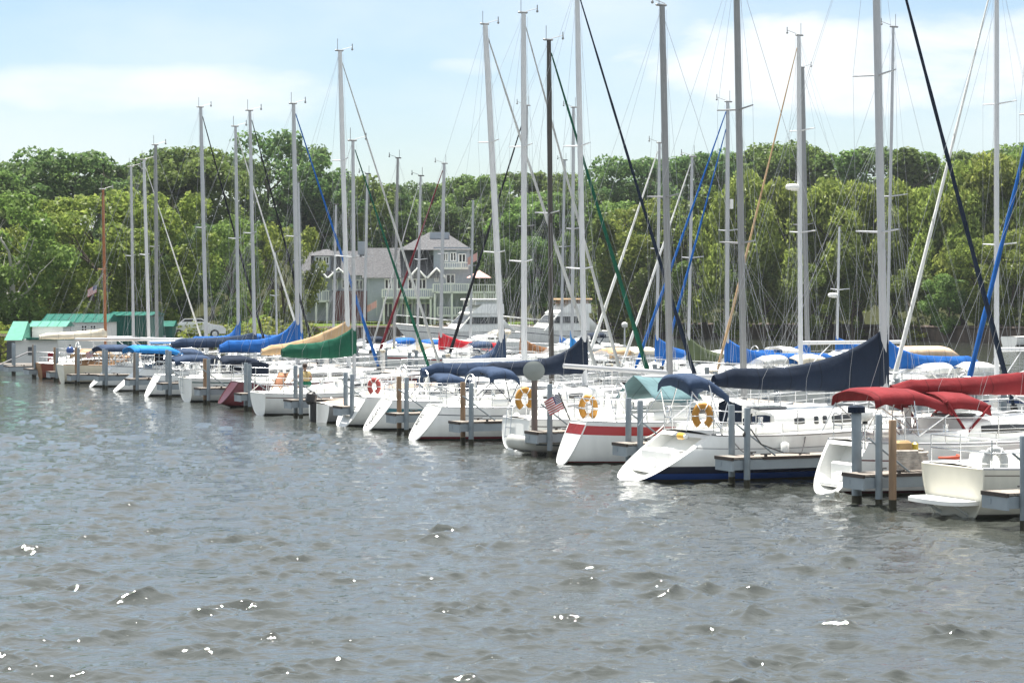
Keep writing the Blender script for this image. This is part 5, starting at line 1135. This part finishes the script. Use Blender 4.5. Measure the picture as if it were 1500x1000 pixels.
# low open launches along the far bank
for (px,Y,lb,hm,L) in((585,196,'low white open launch moored under the lawn wall',hull_mat(WH,(.05,.05,.05),.1),8),(640,200,'low navy sided launch moored beside the lawn wall',hull_mat((.06,.08,.11),(.3,.3,.3),.1),9),(1478,196,'low white launch by the dark wall on the far bank',hull_mat(WH,(.05,.05,.05),.1),7)):
    e=empty('launch',at(px,Y,0),VA,lb,'launch'); f,b,pt=motorboat_hull(e,L,2.6,.8,1.2,hm); c=MB(); c.box((L*.5,0,1.25),(L*.25,1.7,.7),bev=.15); c.build('console',WHITE,e); g=MB(); g.add([(L*.64,-.75,1.5),(L*.64,.75,1.5),(L*.58,.7,2.0),(L*.58,-.7,2.0)],[(0,1,2,3)]); g.build('windscreen',GLASS,e)

# ------------------------------------------------------------------ dinghy
s0=lerp(FS[4],FS[5],.42); s0=FS[4]+.95; e=empty('inflatable_dinghy',st(s0,t_of(832,s0)),VA+PI+R(4),'grey inflatable dinghy floating behind the plumb-sterned sailboat','dinghy')
t=MB(); path=[(0,-.55,.25),(.8,-.58,.25),(1.7,-.55,.27),(2.3,-.35,.34),(2.55,0,.38),(2.3,.35,.34),(1.7,.55,.27),(.8,.58,.25),(0,.55,.25)]
pp=[]
for i in range(len(path)-1):
    for k in range(4): pp.append(Vector(path[i]).lerp(Vector(path[i+1]),k/4))
pp.append(Vector(path[-1])); t.tube([(-.22,-.55,.25)]+pp+[(-.22,.55,.25)],[.05]+[.20]*len(pp)+[.05],12); t.build('tube',mat('grey_hypalon',(.50,.50,.46),.6,var=.06),e)
b=MB(); b.box((1.1,0,.13),(2.2,.9,.06)); b.build('floor',mat('dinghy_floor',(.2,.2,.2),.7),e); b=MB(); b.box((.05,0,.34),(.06,.86,.42)); b.build('transom',CONC,e)
b=MB()
for sd in(-1,1): b.tube([(.0,sd*.76,.27),(1.0,sd*.79,.25),(1.9,sd*.73,.3)],.022,5)
b.build('rub_strake',mat('strake',(.10,.13,.16),.6),e)
e.scale=(.70,.8,.95)
# ------------------------------------------------------------------ buoys and small gear
def horseshoe(loc,rz,m,label,sc=1.0,tilt=0):
    e=empty('horseshoe_buoy',loc,rz,label,'lifebuoy','horseshoe buoys on the stern rails'); t=MB(); pts=[]
    for i in range(21):
        a=R(-62)+R(304)*i/20; pts.append((0,.175*sc*math.cos(a),.24*sc*math.sin(a)))
    t.tube([pts[0]]+pts+[pts[-1]],[.02]+[.085*sc]*21+[.02],10,sy=.75); t.build('float',m,e); s=MB()
    for a in(0,60,120,180): 
        an=R(a); s.tube([(.0+.09*sc*math.cos(q*PI/4),(.175+.09*math.sin(q*PI/4))*sc*math.cos(an),(.24+.09*math.sin(q*PI/4))*sc*math.sin(an)) for q in range(8)],.012,4,closed=True)
    s.build('strap',WHITEC,e); return e
def onboat(i,sternpx,x,y,z,ds=.5):
    s=lerp(FS[i],FS[i+1],ds); t=t_of(sternpx,s); return st(s,t)+V*x+U*y+Vector((0,0,z))
SB=-1
horseshoe(onboat(2,920,1.45,-1.0,1.50),VA+R(60),OCHRE,'yellow ochre horseshoe buoy on the rail of the white sloop with blue bottom paint',1.0)
horseshoe(onboat(3,822,1.05,.55,1.38),VA+R(40),OCHRE,'yellow ochre horseshoe buoy on the stern of the sailboat with the red stripe',1.08)
horseshoe(onboat(4,752,.15,-.45,1.42),VA+R(75),OCHRE,'yellow ochre horseshoe buoy hanging over the stern that tows the dinghy',1.08)
horseshoe(onboat(0,1398,.35,-.85,1.05),VA+R(70),GREYC,'pale grey horseshoe buoy on the rail of the cream sailboat',1.05)
horseshoe(onboat(6,537,.6,.9,1.35),VA+R(50),canvas('buoy_red',(.45,.10,.09)),'faded red horseshoe buoy on the sloop with the lettered transom',.9)
e=empty('man_overboard_light',onboat(2,920,1.05,-.7,1.02),VA,'small yellow overboard light clipped to the rail below the ochre buoy','light'); t=MB(); t.tube([(0,-.16,0),(0,-.04,0),(0,.1,0),(0,.18,0)],[.06,.085,.085,.03],10); t.build('float',mat('yellow_float',(.6,.34,.03),.4),e); t=MB(); t.tube([(0,-.22,0),(0,-.16,0)],.05,8); t.build('lens',WHITE,e)
e=empty('mooring_ball',onboat(14,92,.25,-.5,1.62),VA,'round dark blue ball buoy on the rail of the cream sailboat with wood trim','buoy'); t=MB(); t.ball((0,0,0),.2,14,9); t.build('ball',mat('blue_vinyl',(.02,.06,.20),.35),e); t=MB(); t.tube([(0,0,.2),(0,0,.28)],.04,6); t.tube([(0,0,-.2),(0,0,-.5)],.02,5); t.build('eye',BLACK,e)
e=empty('gas_grill',onboat(1,1207,.5,-.85,1.75),VA,'white round-lidded grill on a rail post at the red-canopied stern','grill'); t=MB(); t.ball((0,0,0),(.17,.17,.15),12,8); t.build('kettle',WHITE,e); t=MB(); t.tube([(0,0,-.13),(0,0,-.75)],.02,6); t.tube([(0,.1,-.2),(0,.1,-.75)],.012,5); t.build('post',STEEL,e); t=MB(); t.tube([(0,0,-.13),(0,0,-.2)],.06,8); t.build('burner',BLACK,e)
e=empty('rope_pile',st(FS[1]+.05,1.0,.69),VA,'pile of folded lines and gear on the pier end by the red-canopied boat','gear'); t=MB(); r=random.Random(4)
for k in range(9):
    a0=r.uniform(0,6); t.tube([(.35*math.cos(a0+q*.6)*(1+.3*r.random()),.22*math.sin(a0+q*.6),.04+.045*k) for q in range(9)],.03,5)
t.build('coils',mat('rope_bundle',(.42,.38,.34),.9,var=.35,scale=8),e); t=MB(); t.box((-.15,.05,.45),(.4,.26,.32),bev=.05); t.build('crate',mat('wicker',(.33,.22,.10),.8,var=.2),e); t=MB(); t.box((.18,.05,.42),(.12,.16,.3),bev=.04); t.build('jug',mat('yellow_jug',(.5,.38,.04),.4),e)
e=empty('hose_coil',st(FS[1]+.1,2.05,.7),0,'coil of orange-red hose on the pier beside the red-canopied boat','hose'); t=MB(); t.tube([(.22*math.cos(q*.5),.2*math.sin(q*.5),.02+.012*q*.5) for q in range(40)],.025,6); t.tube([(.1,-.2,.03),(.4,-.5,-.1),(.9,-.6,-.45),(1.6,-.5,-.55),(2.4,-.3,-.25),(2.9,-.1,0)],.02,6); t.build('hose',mat('orange_hose',(.55,.10,.05),.5),e)
flag('flag',onboat(3,822,.62,.75,1.05),'striped national flag on a raked staff at the stern with the red stripe','us',(.48,.40),.80,-.4)
flag('flag',onboat(13,133,.35,.5,1.2),'little striped flag at the stern under the faded navy bimini','us',(.4,.28),.6,-.3)
e=empty('windsurf_board',onboat(10,274,6.6,-1.4,1.62),VA,'lime green board lashed along the rail near the bow','board')if False else None
# mooring lines
def line(a,b,sag,label,m=None,r=.016):
    t=MB(); A=Vector(a);B_=Vector(b); n=14; t.tube([A.lerp(B_,i/n)-Vector((0,0,sag*4*(i/n)*(1-i/n))) for i in range(n+1)],r,5); o=t.build('mooring_line',m or mat('white_rope',(.55,.53,.48),.9,var=.15,scale=20)); tag(o,label,'rope','mooring lines'); return o
BR=mat('black_rope',(.03,.03,.032),.9)
line(st(FS[8]+.2,1.3,.7),st(FS[7]+.5,.05,.15),.25,'thick white line drooping to the water by the tan covered motorboat',r=.035)
line(onboat(2,920,2.0,-1.3,1.05),st(FS[2]-.3,.2,.7),.12,'dark line from the rail of the blue-bottomed sloop down to the pier end',BR)
line(onboat(2,920,3.8,-1.75,1.05),st(FS[2]-.3,1.4,.7),.15,'second dark line from the blue-bottomed sloop to the pier',BR)
line(onboat(3,822,2.2,-1.5,1.0),st(FS[3]-.4,.1,.8),.05,'white line from the red striped sailboat to the piling')
line(onboat(0,1398,1.5,-1.3,.9),st(FS[0]-.3,.5,.25),.1,'white line from the cream sailboat drooping to its pier')
line(onboat(9,318,1.3,-1.2,.9),st(FS[9]+.3,.1,.7),.05,'white line from the dark red hull to the piling') 
line(onboat(1,1207,4.2,-1.6,1.05),st(FS[1]+.2,3.2,.7),.1,'pinkish red line from the red-canopied boat to the pier',mat('red_rope',(.45,.12,.10),.9))
pl=empty('shore_power_lead',st(FS[2]-.42,-.05,0),VA,'black power cord looped over the piling of the blue-bottomed sloop','cord'); t=MB(); t.tube([(.11*math.cos(q*.7),-.02+.02*math.sin(q*1.3),1.62-.10*abs(math.sin(q*.35))*5+.02*q*.1) for q in range(26)],.018,5); t.tube([(.1,0,1.3),(.35,-.05,.95),(.9,-.1,.75),(1.6,-.1,.71)],.016,5); t.build('loop',BLACK,pl)
# lamp post and canvas chair
Y=216; e=empty('globe_lamp_post',at(915,Y,.0),0,'white globe lamp post on the bank beside the green furled sail','lamp post'); t=MB(); t.tube([(0,0,-.4),(0,0,zz(480,Y)),],[.09,.07],8); t.build('post',SPAR_W,e); t=MB(); t.loft([[(rr*math.cos(a*PI/8),rr*math.sin(a*PI/8),z) for a in range(16)] for rr,z in((.12,zz(480,Y)),(.27,zz(479,Y)),(.30,zz(476,Y)),(.26,zz(473,Y)),(.08,zz(471.5,Y)))]); t.build('globe',WHITEC,e)
e=empty('sling_chair',onboat(8,381,.75,-.2,.95),VA+R(20),'folding sling chair in faded orange stripes beside the seated person','chair'); t=MB(); t.sheet([[(x,y,z) for y in(-.25,0,.25)] for x,z in((-.15,.05),(-.08,.22),(0,.4),(.1,.55))],.02); t.build('sling',canvas('orange_stripe',(.40,.19,.11)),e); t=MB()
for sd in(-.27,.27): t.tube([(-.25,sd,-.05),(.12,sd,.58)],.018,5); t.tube([(.2,sd,-.05),(-.2,sd,.3)],.018,5)
t.build('frame',TEAK,e)
# ------------------------------------------------------------------ the person in the cockpit
def skin(name,verts,edges,mat_,parent,root=0,lv=2):
    me=bpy.data.meshes.new(name); me.from_pydata([v[:3] for v in verts],edges,[]); o=bpy.data.objects.new(name,me); COL.objects.link(o); o.parent=parent
    bm=bmesh.new(); bm.from_mesh(me); ly=bm.verts.layers.skin.verify(); bm.verts.ensure_lookup_table()
    for v,src in zip(bm.verts,verts): r=src[3]; v[ly].radius=(r,r) if not isinstance(r,tuple) else r; v[ly].use_root=(v.index==root)
    bm.to_mesh(me); bm.free(); me.materials.append(mat_); o.modifiers.new('skin','SKIN').use_smooth_shade=True; s=o.modifiers.new('sub','SUBSURF'); s.levels=lv; s.render_levels=lv
    return o
def person():
    # seated on the coaming, back towards us, bent a little forward, one arm reaching to the chair; local -y faces the viewer
    e=empty('person',onboat(8,381,1.55,-.62,1.0),VA,'person in a khaki top and green shorts sitting with back turned in the cockpit','person')
    SK=mat('skin',(.33,.19,.125),.55,var=.06)
    vs=[(0,0,.10,.13),(0,.03,.30,.12),(0,.08,.48,.135),(0,.11,.56,.07),(0,.13,.62,.05),(0,.15,.70,.085),(0,.16,.78,.075),
        (-.16,.09,.50,.06),(-.30,.10,.33,.045),(-.44,.12,.24,.035),(.16,.09,.50,.06),(.25,.12,.28,.045),(.18,.28,.20,.035),
        (-.11,.05,.08,.095),(-.13,.45,.10,.07),(-.13,.48,-.32,.05),(.11,.05,.08,.095),(.13,.45,.10,.07),(.13,.48,-.32,.05),(-.13,.62,-.36,.035),(.13,.62,-.36,.035)]
    hand=[]
    ed=[(0,1),(1,2),(2,3),(3,4),(4,5),(5,6),(2,7),(7,8),(8,9),(2,10),(10,11),(11,12),(0,13),(13,14),(14,15),(0,16),(16,17),(17,18),(15,19),(18,20)]
    for base,dx in((9,-1),(12,0)):
        bx,by,bz,_=vs[base]; d=Vector((-.8,.1,-.3)) if dx else Vector((-.3,.9,-.1)); sd2=d.cross(Vector((0,0,1))).normalized()
        for k in range(5):
            o=sd2*(k-2)*.017; l=(.055,.085,.095,.088,.07)[k]; i=len(vs); p=Vector((bx,by,bz))+d*.05+o
            vs.append((*p,.012)); q=p+d.normalized()*l*.5+Vector((0,0,-.008)); vs.append((*q,.010)); q2=q+d.normalized()*l*.5+Vector((0,0,-.025)); vs.append((*q2,.009)); ed+=[(base,i),(i,i+1),(i+1,i+2)]
    skin('body',vs,ed,SK,e)
    skin('shirt',[(0,0,.16,.145),(0,.03,.32,.138),(0,.08,.48,.15),(0,.10,.54,.085),(-.16,.09,.50,.075),(-.24,.095,.40,.065),(.16,.09,.50,.075),(.21,.105,.38,.065)],[(0,1),(1,2),(2,3),(2,4),(4,5),(2,6),(6,7)],canvas('khaki_shirt',(.45,.34,.16)),e)
    skin('shorts',[(0,0,.10,.165),(0,.0,.22,.15),(-.12,.06,.09,.12),(-.13,.32,.11,.10),(.12,.06,.09,.12),(.13,.32,.11,.10)],[(0,1),(0,2),(2,3),(0,4),(4,5)],canvas('green_shorts',(.015,.14,.08)),e)
    h=MB(); h.ball((0,.135,.765),(.092,.10,.10),12,8); h.build('hair',mat('dark_hair',(.035,.018,.012),.7),e)
person()
